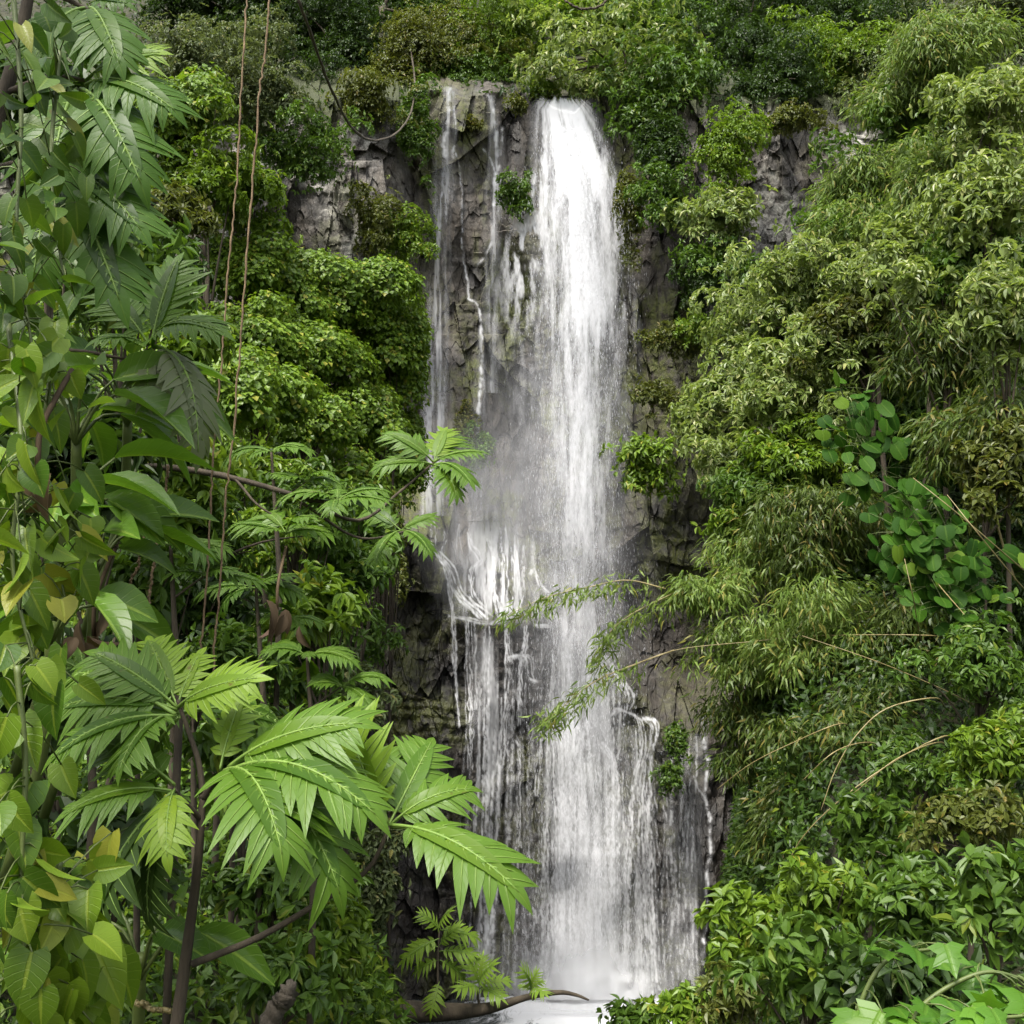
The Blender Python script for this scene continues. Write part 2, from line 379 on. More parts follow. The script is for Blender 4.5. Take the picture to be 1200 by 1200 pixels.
def film(name, x0, x1, y0, y1, dens, depth, parent, step=.9):
    """a sheet of falling water; dens(px, py) is how much water runs there, depth(px, py) how far away it hangs"""
    nx = int((x1 - x0) / step); ny = int((y1 - y0) / (step * 1.25))
    PX, PY = np.meshgrid(np.linspace(x0, x1, nx), np.linspace(y0, y1, ny))
    cov = 1 - np.exp(-np.maximum(dens(PX, PY), 0))
    fx = np.minimum(PX - x0, x1 - PX); fy = np.minimum(PY - y0 + 2, y1 - PY + 2); cov = cov * ss(0, 6, fx) * ss(0, 4, fy)
    v = Wp(PX, PY, depth(PX, PY))
    f = grid_faces(ny, nx); keep = cov.ravel()[f].max(1) > .012
    f = f[keep]; used = np.zeros(nx * ny, bool); used[f] = True; idx = np.cumsum(used) - 1
    mb = MB(); mb.add(v.reshape(-1, 3)[used], [idx[f]], None)
    o = mb.build(name, mfilm, parent, origin=parent.location)
    a = o.data.attributes.new('cover', 'FLOAT', 'POINT'); a.data.foreach_set('value', cov.ravel()[used].astype(np.float32))
    return o
def blur(a, k):
    for ax in (0, 1):
        c = np.cumsum(np.pad(a, [(k + 1, k) if q == ax else (0, 0) for q in (0, 1)], mode='edge'), ax)
        n = a.shape[ax]
        a = (np.take(c, np.arange(2 * k + 1, 2 * k + 1 + n), ax) - np.take(c, np.arange(n), ax)) / (2 * k + 1)
    return a
def hug(off, k=14, reach=10):
    """depth just in front of the rock, lying over its bumps"""
    def f(PX, PY):
        d = cliff_depth(PX, PY, True); m = d.copy()
        for q in range(1, reach + 1):
            m = np.minimum(m, np.minimum(np.roll(d, q, 1), np.roll(d, -q, 1))); 
        for q in range(1, reach + 1):
            m = np.minimum(m, np.minimum(np.roll(m, 1, 0), np.roll(m, -1, 0)))
        return blur(m, k) - off
    return f
def course(PX, PY, pts):
    """centre and half width of a course at each row"""
    p = np.asarray(pts, float); ys = p[:, 1]
    return np.interp(PY, ys, p[:, 0]), np.interp(PY, ys, p[:, 2])
def strands(PX, PY, lines):
    """thin runnels: each (points (px, py, half width), strength)"""
    D = np.zeros_like(PX); xs = PX[0]; ys = PY[:, 0]
    dx = xs[1] - xs[0]; dy = ys[1] - ys[0]
    for li, (pts, w) in enumerate(lines):
        s = smooth_line([(x, y, h) for x, y, h in pts], int(30 + 2.2 * sum(np.hypot(pts[k + 1][0] - pts[k][0], pts[k + 1][1] - pts[k][1]) for k in range(len(pts) - 1))))
        jit = 2.4 * (fbm(s[:, 1] / 11.0, s[:, 1] * 0 + li * 1.7, 401, 4) - .5) * 2
        ww = w * np.clip(.15 + 1.5 * ss(.25, .70, fbm(s[:, 1] / 6.0, s[:, 0] * 0 + li * 3.1, 405, 3)), 0, 2)
        r = 3.0
        for (x, y, h), j_, wk in zip(s, jit, ww):
            h = max(h, .7) * .8
            c0, c1 = int((x + j_ - r * h - xs[0]) / dx), int((x + j_ + r * h - xs[0]) / dx) + 2
            q0, q1 = int((y - 2.2 - ys[0]) / dy), int((y + 2.2 - ys[0]) / dy) + 2
            c0, q0 = max(c0, 0), max(q0, 0)
            if c1 <= c0 or q1 <= q0 or c0 >= len(xs) or q0 >= len(ys): continue
            bx = xs[c0:c1]; by = ys[q0:q1]
            gsn = np.exp(-((bx - x - j_) / h) ** 2)[None] * np.exp(-((by - y) / 1.3) ** 2)[:, None] * wk * .42
            D[q0:q1, c0:c1] = np.maximum(D[q0:q1, c0:c1], gsn * 2.2)
    return D * (.50 + .75 * ss(.34, .60, fbm(PX / 2.6, PY / 6.0, 409, 3)))
def grain(PX, PY, seed, along=6.0, across=1.5):
    return vnoise(PX / across, PY / along, seed) * .6 + vnoise(PX / (across * 2.2), PY / (along * 2.5), seed + 1) * .4
wf = empty('waterfall', Wp(690, 1170, 28.7)); tag(wf, 'broad white waterfall plunging down the middle of the dark cliff', 'waterfall', 'falling water on the cliff')
UPPER = [(659, 116, 14), (660, 128, 22), (666, 150, 27), (672, 180, 33), (678, 215, 40), (682, 262, 45), (683, 330, 46), (682, 420, 42), (681, 520, 39), (681, 620, 39), (682, 700, 45), (684, 790, 54)]
def d_upper(PX, PY):
    c, h = course(PX, PY, UPPER)
    u = (PX - c) / h
    w = u + .10 * (fbm(PY / 70.0, PX / 90.0, 11, 2) - .5)
    braid = fbm(w * 5.0, PY / 85.0, 21, 4); fine = fbm(w * 14.0, PY / 40.0, 23, 4)
    body = np.exp(-np.abs(u * 1.12) ** 3.2)
    heart = np.interp(PY, [110, 150, 260, 340, 450, 560, 660, 790], [3.6, 2.9, 1.9, 1.15, .85, .75, .65, .6])
    side = np.interp(PY, [110, 200, 330, 560, 790], [.8, .55, .26, .16, .14])
    core = np.exp(-np.abs((PX - np.interp(PY, [110, 200, 330, 560, 790], [659, 672, 683, 684, 684])) / np.interp(PY, [110, 160, 260, 400, 560, 790], [19, 24, 31, 28, 26, 33])) ** 2.4)
    D = heart * core * (.35 + 1.25 * ss(.30, .68, braid)) + side * body * 2.2 * ss(.36, .66, braid * .5 + fine * .5)
    D = D * (.30 + 1.4 * grain(PX, PY, 31, 5, 1.4)) * ss(114, 128, PY + 5 * (fine - .5) * 2)
    # ragged left lobe and right shoulder
    for pts, k, sd_ in (([(642, 178, 4), (630, 220, 12), (620, 262, 17), (615, 310, 22), (614, 380, 26), (618, 480, 30), (622, 620, 34), (630, 790, 36)], [1.2, .13], 41), ([(700, 170, 6), (716, 230, 12), (727, 300, 16), (731, 380, 18), (728, 520, 18), (720, 700, 20)], [.6, .12], 43)):
        c2, h2 = course(PX, PY, pts); q = (PX - c2) / h2
        n2 = fbm(PX / 6.0, PY / 26.0, sd_, 4)
        D = D + np.interp(PY, [180, 290, 400, 700], [k[0], k[0] * .9, k[1], k[1] * .3]) * np.exp(-q ** 2) * ss(.42, .68, n2) * (PY > pts[0][1]) * (.3 + 1.4 * grain(PX, PY, sd_ + 2, 4, 1.6))
    return D * (1.15 - .3 * ss(300, 560, PY)) * ss(792, 700, PY)
film('upper_plunge', 560, 770, 108, 792, d_upper, lambda x, y: np.minimum(cliff_smooth(x, y) - .75, 29.9 + .004 * np.maximum(0, 640 - y)) - .55 * np.exp(-((x - 675) / 45.0) ** 2) * ss(120, 220, y) + .15 * (fbm(x / 20, y / 90, 45, 3) - .5), wf)
g7 = np.random.default_rng(77)
CASC = [([(503, 636, 2), (512, 648, 2.5), (519, 657, 3), (527, 668, 3), (533, 690, 4), (545, 705, 5), (556, 714, 5), (570, 726, 6)], 1.6), ([(520, 656, 2), (525, 672, 3), (528, 695, 3), (531, 725, 3), (533, 765, 3), (535, 800, 2), (538, 850, 2)], 1.1),
 ([(523, 622, 1.5), (520, 645, 2), (518, 655, 2)], .6), ([(508, 606, 3), (510, 640, 3)], .5), ([(538, 616, 1.5), (536, 640, 1.5)], .4), ([(548, 626, 1.5), (553, 641, 2), (560, 649, 2), (562, 658, 2), (553, 667, 2), (552, 690, 2), (557, 703, 3), (564, 714, 4)], 1.3),
 ([(572, 632, 2), (578, 655, 3), (577, 680, 3), (580, 700, 3), (584, 722, 4)], 1.1), ([(590, 620, 3), (592, 660, 3), (592, 722, 4)], 1.0), ([(601, 640, 2), (604, 690, 3), (600, 722, 3)], .8), ([(612, 640, 2), (610, 690, 3), (606, 716, 3)], .7),
 ([(528, 722, 2), (548, 726, 2.5), (567, 731, 3), (590, 728, 3), (606, 716, 3)], .7), ([(623, 672, 1.5), (628, 668, 1.5), (634, 685, 2), (650, 700, 2)], .8), ([(628, 733, 2), (645, 733, 3)], 1.2), ([(616, 735, 2), (614, 755, 2.5), (610, 775, 3), (607, 850, 2)], 1.1),
 ([(600, 772, 2), (612, 770, 2), (621, 775, 2), (624, 795, 2), (632, 800, 1.5)], 1.0), ([(548, 728, 1.5), (549, 760, 2), (552, 820, 2.5), (553, 900, 2)], .9), ([(556, 730, 1.5), (558, 770, 2), (560, 830, 3)], .9), ([(592, 730, 2), (593, 770, 3), (592, 820, 3), (588, 870, 3), (584, 900, 3)], 1.3),
 ([(715, 838, 2.5), (724, 832, 2), (735, 835, 2), (747, 843, 2.5), (752, 862, 3), (751, 885, 3), (745, 912, 4), (741, 950, 5), (736, 1040, 6), (734, 1150, 7)], 1.0), ([(730, 800, 4), (738, 815, 5), (735, 832, 3)], 1.0), ([(752, 842, 4), (764, 845, 4), (769, 858, 3), (762, 880, 3), (758, 905, 4), (757, 960, 5), (760, 1050, 6), (764, 1150, 6)], .95), ([(712, 770, 2), (722, 790, 3), (728, 808, 3)], 1.0),
 ([(655, 855, 3), (656, 880, 3), (657, 930, 3), (662, 1000, 4), (664, 1150, 5)], 1.3), ([(634, 858, 2), (632, 890, 2), (630, 930, 2)], 1.0), ([(604, 865, 1.5), (608, 880, 1.5), (607, 930, 2), (609, 990, 2)], .8), ([(706, 872, 3), (716, 886, 4), (719, 910, 6), (718, 960, 8), (720, 1060, 8)], 1.3)]
PROF_X = [536, 548, 560, 572, 585, 597, 610, 625, 638, 650, 665, 680, 700, 718, 732, 745, 760, 775, 790, 806, 818]
PROF_W = [.0, .08, .40, .88, .52, .18, .10, .10, .22, .55, .95, 1.1, 1.0, .70, .30, .48, .20, .10, .14, .10, .0]
for k in range(130):
    x0 = g7.uniform(546, 812); wgt = np.interp(x0, PROF_X, PROF_W)
    top = np.interp(x0, [540, 560, 600, 640, 700, 740, 812], [735, 730, 745, 760, 760, 850, 865]); ya = top + g7.random() ** 1.6 * 330; yb = min(1168, ya + g7.uniform(70, 420))
    ysr = np.arange(ya, yb, 22)
    if len(ysr) < 3: continue
    xs_ = x0 + (ysr - ya) * g7.normal() * .02 + 9 * (fbm(ysr / 130.0, ysr * 0 + k * 2.7, 61, 3) - .5) + (ysr - 900) * (x0 - 680) * .00030
    CASC.append(([(a_, b_, h_) for a_, b_, h_ in zip(xs_, ysr, np.linspace(.9, g7.uniform(1.0, 3.2), len(ysr)))], (.16 + .95 * wgt) * g7.uniform(.4, 1.1)))
fine_ = []
for pts, w in CASC[:27]:          # each traced runnel is a braid of finer ones
    for q in range(5):
        o_ = g7.normal(size=2) * 1.1
        fine_.append(([(x + o_[0] * h * .8 + g7.normal() * .5, y + o_[1] * 1.2, max(.7, h * .26)) for x, y, h in pts], w * g7.uniform(.3, .8)))
CASC = fine_ + CASC[27:]
def d_lower(PX, PY):
    D = 1.35 * strands(PX, PY, CASC)
    wv = PX + 10 * (fbm(PY / 110.0, PX / 60.0, 81, 3) - .5) - (PX - 685) * ss(880, 1170, PY) * .10
    prof = np.interp(wv, PROF_X, PROF_W)
    n = fbm(wv / 4.5, PY / 70.0, 83, 4); n2 = fbm(wv / 24.0, PY / 150.0, 85, 3)
    top = np.interp(PX, [540, 560, 600, 640, 700, 740, 812], [735, 728, 760, 735, 735, 848, 862])
    D = D + prof ** 1.4 * 1.15 * ss(.36, .66, n * .62 + n2 * .38) * ss(top - 4, top + 26, PY) * np.interp(PY, [700, 800, 1000, 1170], [.9, .9, .95, 1.0])
    D = D + .62 * np.exp(-((PX - 684) / 30.0) ** 2) * ss(720, 800, PY)
    # soft sheet over the rounded ledge
    D = D + 1.0 * np.exp(-((PX - np.interp(PY, [590, 720], [572, 588])) / 40.0) ** 2) * ss(588, 640, PY) * ss(735, 715, PY) * ss(.35, .65, fbm(PX / 5.0, PY / 40.0, 87, 4))
    D = D * (.40 + 1.2 * grain(PX, PY, 91, 5.0, 1.5))
    # churned water at the foot
    return D + 3.2 * np.exp(-((PX - 692) / 48.0) ** 2 - ((PY - 1158) / 36.0) ** 2) * ss(.34, .60, fbm(PX / 9, PY / 11, 93, 5)) + .8 * ss(1090, 1170, PY) * ss(560, 620, PX) * ss(800, 745, PX) * fbm(PX / 14, PY / 18, 95, 4)
film('lower_curtain', 494, 822, 584, 1172, d_lower, hug(.10), wf)
def d_mist(PX, PY):
    n = fbm(PX / 40.0, PY / 60.0, 97, 4); n3 = fbm(PX / 9, PY / 60, 98, 3)
    D = .22 * np.exp(-((PX - np.interp(PY, [300, 600, 760], [645, 645, 668])) / np.interp(PY, [300, 560, 760], [34, 70, 60])) ** 2) * ss(330, 520, PY) * ss(860, 700, PY)
    D = D + .20 * np.exp(-((PX - 690) / 70.0) ** 2) * ss(1000, 1160, PY) + .35 * np.exp(-((PX - 698) / 75.0) ** 2 - ((PY - 1170) / 55.0) ** 2)
    D = D + .18 * np.exp(-((PX - 560) / 45.0) ** 2) * ss(480, 580, PY) * ss(720, 640, PY)
    return D * (.75 + .5 * n) * (.7 + .6 * n3)
film('spray', 470, 840, 320, 1186, d_mist, lambda x, y: 28.5 - 1.0 * ss(900, 1180, y) + .8 * ss(700, 400, y) + .5 * (fbm(x / 60, y / 60, 99, 2) - .5), wf, 3.0)
# loose drops and threads thrown off the plunge
def drops(name, line, count, off, ln, wd, parent, seed):
    r_ = np.random.default_rng(seed); L_ = np.asarray(line, float); t = r_.random(count) * (len(L_) - 1); i = np.arange(len(L_))
    lat = r_.normal(0, .6, count)
    px = np.interp(t, i, L_[:, 0]) + lat * np.interp(t, i, L_[:, 2]); py = np.interp(t, i, L_[:, 1])
    c = Wp(px, py, np.minimum(cliff_smooth(px, py) - .8, 29.9) - r_.uniform(off[0], off[1], count))
    d = norm(np.array([0, 0, -1.0]) + r_.normal(0, .05, (count, 3))); a = norm(np.cross(d, [0, 1, 0])); b_ = np.cross(d, a)
    ll = r_.uniform(*ln, count)[:, None]; ww = r_.uniform(*wd, count)[:, None]
    rows = [c - d * ll / 2] + [c + (np.cos(q) * a + np.sin(q) * b_) * ww for q in (0, 2.09, 4.19)] + [c + d * ll / 2]
    k = np.arange(count)[:, None] * 5
    mb = MB(); mb.add(np.stack(rows, 1), [np.concatenate([k + np.array([0, 1 + q, 1 + (q + 1) % 3]) for q in range(3)] + [k + np.array([4, 1 + (q + 1) % 3, 1 + q]) for q in range(3)])])
    return mb.build(name, mwat, parent, origin=parent.location)
drops('droplets', [(667, 150, 24), (678, 260, 44), (680, 420, 46), (678, 640, 48), (684, 800, 52), (690, 1000, 60), (692, 1165, 70)], 26000, (0, .7), (.05, .18), (.002, .0042), wf, 5)
def fall(lab, base, bounds, lines, wide):
    e = empty('waterfall', base); tag(e, lab, 'waterfall', 'falling water on the cliff')
    def dn(PX, PY):
        D = strands(PX, PY, lines)
        for pts, k, sd_ in wide:
            c, h = course(PX, PY, pts); u = (PX - c) / h
            D = D + k * np.exp(-u ** 2) * (PY >= pts[0][1]) * (PY <= pts[-1][1]) * (.25 + 1.3 * ss(.3, .7, fbm(PX / 3.0, PY / 45.0, sd_, 3)))
        return .62 * D * (.3 + 1.4 * grain(PX, PY, 71, 5, 1.5))
    film('stream', *bounds, dn, hug(.10), e, .8)
fall('thin misty veil of water down the left edge of the cliff', Wp(508, 600, 31), (490, 548, 100, 606),
     [([(527, 104, 2), (525, 130, 2.5), (521, 170, 3), (519, 200, 2)], 1.3), ([(530, 108, 2), (534, 140, 1.5), (533, 170, 2), (531, 185, 2)], .8), ([(522, 180, 2), (517, 240, 2), (513, 300, 1.5)], .6)],
     [([(527, 102, 5), (524, 140, 6), (520, 200, 8), (517, 260, 9), (514, 320, 10), (511, 400, 11), (509, 480, 13), (508, 604, 15)], .62, 73)])
fall('narrow crooked trickle dropping between the misty veil and the braided stream', Wp(562, 580, 31), (524, 584, 174, 600),
     [([(533, 180, 1.2), (539, 205, 1.2), (541, 235, 1.2), (543, 270, 1.2), (541, 285, 1.2), (547, 330, 1.6), (549, 350, 1.6)], .8), ([(549, 350, 1.6), (560, 358, 1.6), (564, 385, 1.8), (564, 430, 2), (561, 480, 2.5), (561, 510, 2)], 1.3)],
     [([(564, 385, 3), (563, 450, 5), (561, 520, 8), (562, 598, 12)], .35, 75)])
fall('braided pale stream spilling beside the mossy rock left of the main plunge', Wp(570, 330, 31), (552, 602, 108, 470),
     [([(572, 112, 1.5), (577, 130, 2.5), (582, 165, 2.5), (581, 200, 3), (579, 240, 2)], 1.1), ([(568, 175, 1.5), (576, 190, 2), (581, 205, 2)], .7), ([(577, 280, 2), (570, 298, 1.5), (560, 310, 1.2), (556, 318, 1)], .6), ([(588, 150, 1.5), (586, 185, 2), (582, 205, 2)], .6)],
     [([(574, 112, 4), (581, 165, 7), (580, 230, 8), (577, 300, 7), (575, 460, 8)], .42, 77)])
fall('separate stepped trickle beyond the right edge of the lower curtain', Wp(826, 1120, 28.8), (776, 846, 838, 1150),
     [([(824, 840, 2), (826, 870, 3), (829, 900, 2.5), (827, 930, 2), (832, 960, 2), (832, 990, 2), (828, 1040, 2), (826, 1090, 2), (824, 1130, 2.5)], 1.5), ([(785, 850, 1.5), (787, 885, 2), (784, 905, 2), (785, 940, 2), (788, 1040, 2), (786, 1120, 2)], 1.0), ([(814, 910, 1.5), (820, 925, 1.5), (826, 935, 1.5)], 1.0), ([(806, 880, 1), (808, 940, 1.2), (804, 1020, 1.5)], .7), ([(798, 860, 1), (799, 930, 1), (796, 1060, 1.4)], .6), ([(815, 862, 1.5), (816, 900, 1.2), (812, 980, 1.2), (812, 1100, 1.4)], .7)],
     [([(812, 860, 14), (806, 960, 16), (802, 1148, 18)], .25, 79)])
# ================================================================== PLANTS
def template(prof, fold=.12, droop=.12, half=2, tip=None):
    """leaf outline: prof = [(v, half width)], u across, v along, h up; halves folded along the midrib and the tip drooping"""
    v = []; uv = []
    n = len(prof)
    for (t, w) in prof:
        for k in range(-half, half + 1):
            s = k / half
            vv = t + (0.0 if tip is None else tip(s, t))
            v.append((s * w, vv, fold * w * abs(s) * 2 - droop * vv * vv)); uv.append((.5 + s * .5, t))
    m = 2 * half + 1
    q = [[i * m + j, i * m + j + 1, (i + 1) * m + j + 1, (i + 1) * m + j] for i in range(n - 1) for j in range(m - 1)]
    return np.array(v), [np.array(q)], np.array(uv)
T_FAR = (np.array([(0, 0, 0), (-.5, .45, .12), (.5, .45, .12), (0, 1, -.12), (0, .5, 0.03)]), [np.array([(0, 2, 4), (4, 2, 3), (0, 4, 1), (4, 3, 1)])], np.array([(.5, 0), (0, .45), (1, .45), (.5, 1), (.5, .5)]))
T_LANCE = (np.array([(0, 0, 0), (-.5, .3, .1), (.5, .3, .1), (-.35, .65, .0), (.35, .65, .0), (0, 1, -.2)]), [np.array([(0, 2, 1), (3, 4, 5)]), np.array([(1, 2, 4, 3)])], np.array([(.5, 0), (0, .3), (1, .3), (.2, .65), (.8, .65), (.5, 1)]))
T_MID = template([(0, .03), (.2, .36), (.45, .5), (.75, .3), (1, .01)], .16, .18, 1)
T_HEART = template([(.0, .30), (.10, .44), (.28, .50), (.5, .44), (.72, .28), (.9, .10), (1.0, .01)], .12, .22, 2, lambda s, t: -.14 * abs(s) * (1 - t) ** 3)
T_ROUND = template([(.0, .26), (.12, .42), (.35, .5), (.6, .48), (.82, .34), (.96, .15), (1.0, .02)], -.06, .16, 2, lambda s, t: -.10 * abs(s) * (1 - t) ** 3)
T_LONG = template([(0, .05), (.12, .30), (.3, .47), (.5, .5), (.7, .40), (.88, .19), (1, .01)], .16, .34, 2)
T_STRAP = template([(0, .2), (.2, .45), (.5, .5), (.8, .3), (1, .01)], .3, .55, 1)
# five pointed leaf, like a maple
_a = [(0, 0), (.22, -.10), (.60, .02), (.36, .26), (.62, .62), (.26, .56), (0, 1.0)]
_o = _a + [(-x, y) for x, y in _a[-2:0:-1]]
T_MAPLE = (np.array([(0, .36, .04)] + [(x, y, -.12 * abs(x) - .10 * y * y) for x, y in _o]), [np.array([(0, 1 + i, 1 + (i + 1) % len(_o)) for i in range(len(_o))])], np.array([(.5, .36)] + [(.5 + x * .7, y) for x, y in _o]))
def put_leaves(mb, T, p, d, nrm, L, W, mi=0):
    tv, tf, tuv = T
    n = len(p)
    if n == 0: return
    d = norm(d); s = norm(np.cross(d, nrm)); nn = np.cross(s, d)
    L = np.broadcast_to(np.asarray(L, float), (n,)); W = np.broadcast_to(np.asarray(W, float), (n,))
    v = p[:, None] + tv[None, :, 0, None] * W[:, None, None] * s[:, None] + tv[None, :, 1, None] * L[:, None, None] * d[:, None] + tv[None, :, 2, None] * L[:, None, None] * nn[:, None]
    k = np.arange(n)[:, None, None] * len(tv)
    mb.add(v, [(f[None] + k).reshape(-1, f.shape[1]) for f in tf], np.tile(tuv, (n, 1)), mi)
UP = np.array([0, 0, 1.0])
# kind: template, leaf length, width, material, leaves per twig, cover, droop, spread, shell
M = {}
M['grey'] = leaf_mat('grey green leaf', (.060, .085, .026), (.12, .155, .060), rough=.5)
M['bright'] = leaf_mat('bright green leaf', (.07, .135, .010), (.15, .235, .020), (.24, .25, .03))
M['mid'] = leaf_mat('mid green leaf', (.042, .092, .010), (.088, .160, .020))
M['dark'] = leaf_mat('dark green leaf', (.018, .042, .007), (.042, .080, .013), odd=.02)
M['olive'] = leaf_mat('olive leaf', (.058, .078, .012), (.115, .135, .026), (.17, .14, .03))
M['pale'] = leaf_mat('pale green leaf', (.098, .152, .028), (.205, .262, .074), (.31, .33, .12), back=1.6, odd=.18, spec=.45)
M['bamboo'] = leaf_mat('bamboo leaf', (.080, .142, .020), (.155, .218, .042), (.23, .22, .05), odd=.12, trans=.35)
M['bamboodark'] = leaf_mat('shaded bamboo leaf', (.045, .080, .012), (.095, .135, .024), (.16, .14, .03), odd=.12, trans=.35)  # darker copy of the bamboo leaf with shade worked into the colour
M['moss'] = leaf_mat('moss', (.05, .06, .008), (.10, .11, .015), (.13, .10, .02), rough=.8, odd=.15)
M['bread'] = leaf_mat('breadfruit leaf', (.045, .110, .008), (.085, .170, .012), rough=.42, trans=.36, odd=.02, vein=.30, ribs=6, spec=.35, objvar=True)
M['breadbright'] = leaf_mat('young breadfruit leaf', (.10, .19, .012), (.15, .25, .018), rough=.45, trans=.4, odd=.02, vein=.25, ribs=6, objvar=True)
M['rib'] = plain('pale leaf rib', (.10, .18, .025), (.16, .25, .04), 20, .6, bump=0)
M['heart'] = leaf_mat('glossy heart leaf', (.040, .100, .007), (.14, .22, .014), (.24, .25, .03), rough=.42, vein=.35, odd=.14, ribs=7, back=1.5)
M['long'] = leaf_mat('glossy long leaf', (.040, .100, .009), (.090, .180, .016), (.18, .22, .03), rough=.32, vein=.6, odd=.08, ribs=9, back=1.5)
M['round'] = leaf_mat('round leaf', (.014, .050, .004), (.042, .110, .008), (.08, .14, .012), rough=.55, vein=.2, odd=.06, ribs=5, spec=.1, back=1.1)  # darkened base colour takes in the shade of the leafy hollows
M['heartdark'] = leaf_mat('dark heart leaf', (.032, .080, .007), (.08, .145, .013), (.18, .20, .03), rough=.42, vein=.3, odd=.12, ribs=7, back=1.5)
M['breaddark'] = leaf_mat('shaded breadfruit leaf', (.030, .085, .006), (.062, .140, .010), rough=.42, trans=.4, odd=.02, vein=.3, ribs=6, objvar=True)  # darker copy of the breadfruit leaf, upper left shade put into its colour
M['maple'] = leaf_mat('soft lobed leaf', (.045, .125, .010), (.085, .19, .016), rough=.42, trans=.35, vein=.12, odd=.05, ribs=5, back=1.6)
M['brown'] = leaf_mat('withered leaf', (.05, .032, .015), (.12, .082, .045), (.18, .14, .08), rough=.8, trans=.1, odd=.1)
M['bark'] = plain('bark', (.022, .017, .010), (.085, .066, .042), 9, .9, (1, 1, .25), .9, .03)
M['palebark'] = plain('pale lichened bark', (.10, .08, .055), (.26, .22, .16), 7, .9, (1, 1, .3), .8, .03)
M['stump'] = plain('weathered wood', (.02, .016, .010), (.11, .09, .065), 11, .9, (1, 1, .3), 1.0, .03)
M['stalk'] = plain('green stalk', (.05, .075, .015), (.10, .13, .03), 8, .55, bump=.1)
M['cane'] = plain('straw coloured cane', (.14, .11, .04), (.28, .23, .10), 10, .5, (1, 1, .2), .2)
M['vine'] = plain('dry brown vine', (.09, .055, .028), (.24, .165, .09), 12, .85, bump=.6, bdist=.01)
KIND = {
 'far':    (T_FAR, .135, .060, 7, 2.6, .3, .9),
 'farbig': (T_FAR, .24, .10, 7, 2.7, .35, 1.0),
 'vine':   (T_FAR, .105, .098, 4, 5.4, .75, .5),
 'rose':   (T_MID, .135, .058, 8, 2.4, .45, 1.0),
 'bamboo': (T_LANCE, .20, .030, 9, 3.4, .7, 1.1),
 'bush':   (T_MID, .12, .052, 7, 2.6, .35, 1.0),
 'broad':  (T_MID, .17, .075, 6, 2.5, .4, 1.0),
}
def crown(mb, c, r, kind, seed, scale=1.0, cover=1.0, lumps=None, wood=None):
    T, L, W, per, cov, droop, spread = KIND[kind]
    L *= scale; W *= scale
    g = np.random.default_rng(seed)
    c = np.asarray(c, float); r = np.asarray(r, float)
    nl = 20 if kind == 'vine' else lumps or int(np.clip(14 + 10 * r[0] * r[2], 18, 34 if kind == 'far' else 110 if kind == 'rose' else 80))
    lc = []; lr = []
    lob = norm(g.normal(size=(5, 3)) * [1, .7, 1.1]); lam = g.uniform(.2, .65, 5)      # uneven outline
    for k in range(nl):
        d = norm(g.normal(size=3)); d[2] = d[2] * .9 + .1; d[1] = d[1] - .25; an = g.uniform(.6, 1.45, 3)
        q = g.uniform(.25, .95) * (.66 + (np.maximum(lob @ (d / np.linalg.norm(d)), 0) ** 2 * lam).sum()); rr = g.uniform(.20, .42) * (1.15 - .45 * q)
        lc.append(c + d * r * q)
        if kind == 'vine':
            q = g.uniform(.1, .7); lc[-1] = c + d * r * q; rr = g.uniform(.28, .48); lr.append(r * rr)
        else: lr.append(r * rr * an + .04)
    lc = np.array(lc); lr = np.array(lr)
    n = int(np.pi * r[0] * r[2] / (.5 * L * W) * cov * cover / per * 2.1) + 6
    w = lr[:, 0] * lr[:, 2]; w = w / w.sum()
    k = g.choice(nl, n, p=w)
    d = norm(g.normal(size=(n, 3))); d[:, 2] = np.where(d[:, 2] < -.35, -d[:, 2] * .7, d[:, 2]); d[:, 1] -= .2; d = norm(d)
    tw = lc[k] + d * lr[k] * g.uniform(.72, 1.10, (n, 1)) ** .7
    ext = g.random((n, 1)) < .13; tw = tw + ext * (d * .7 + norm(g.normal(size=(n, 3))) * .5 + UP * .2) * lr[k] * g.random((n, 1)) * .9
    if kind == 'vine':
        tw = lc[k] + d * lr[k] * g.uniform(.93, 1.10, (n, 1))
    P = np.repeat(tw, per, 0); D = np.repeat(d, per, 0); m = len(P)
    side = norm(g.normal(size=(m, 3)))
    if kind == 'vine':
        dr = norm(side * .6 - UP * .9 + D * .35); nn = norm(D * 1.0 + UP * .55 + g.normal(size=(m, 3)) * .28)
        P = P + side * L * .6
    elif kind in ('bamboo',):
        P = P + norm(D * .3 - UP * .8 + side * .5) * (g.random((m, 1)) * L * 1.8)
        dr = norm(side * .55 + D * .25 - UP * (droop)); nn = norm(UP * .5 + D * .5 + g.normal(size=(m, 3)) * .5)
    else:
        s2 = norm(side - D * (side * D).sum(1, keepdims=True))
        dr = norm(D * .35 + s2 * spread - UP * droop * g.uniform(.3, 1.5, (m, 1)))
        P = P + dr * L * .1
        nn = norm(UP * .8 + D * .6 + g.normal(size=(m, 3)) * .25)
    put_leaves(mb, T, P, dr, nn, L * g.uniform(.65, 1.25, m), W * g.uniform(.75, 1.2, m))
    return lc, lr
def ground_at(x, y):
    return float(ground_z(x, y))
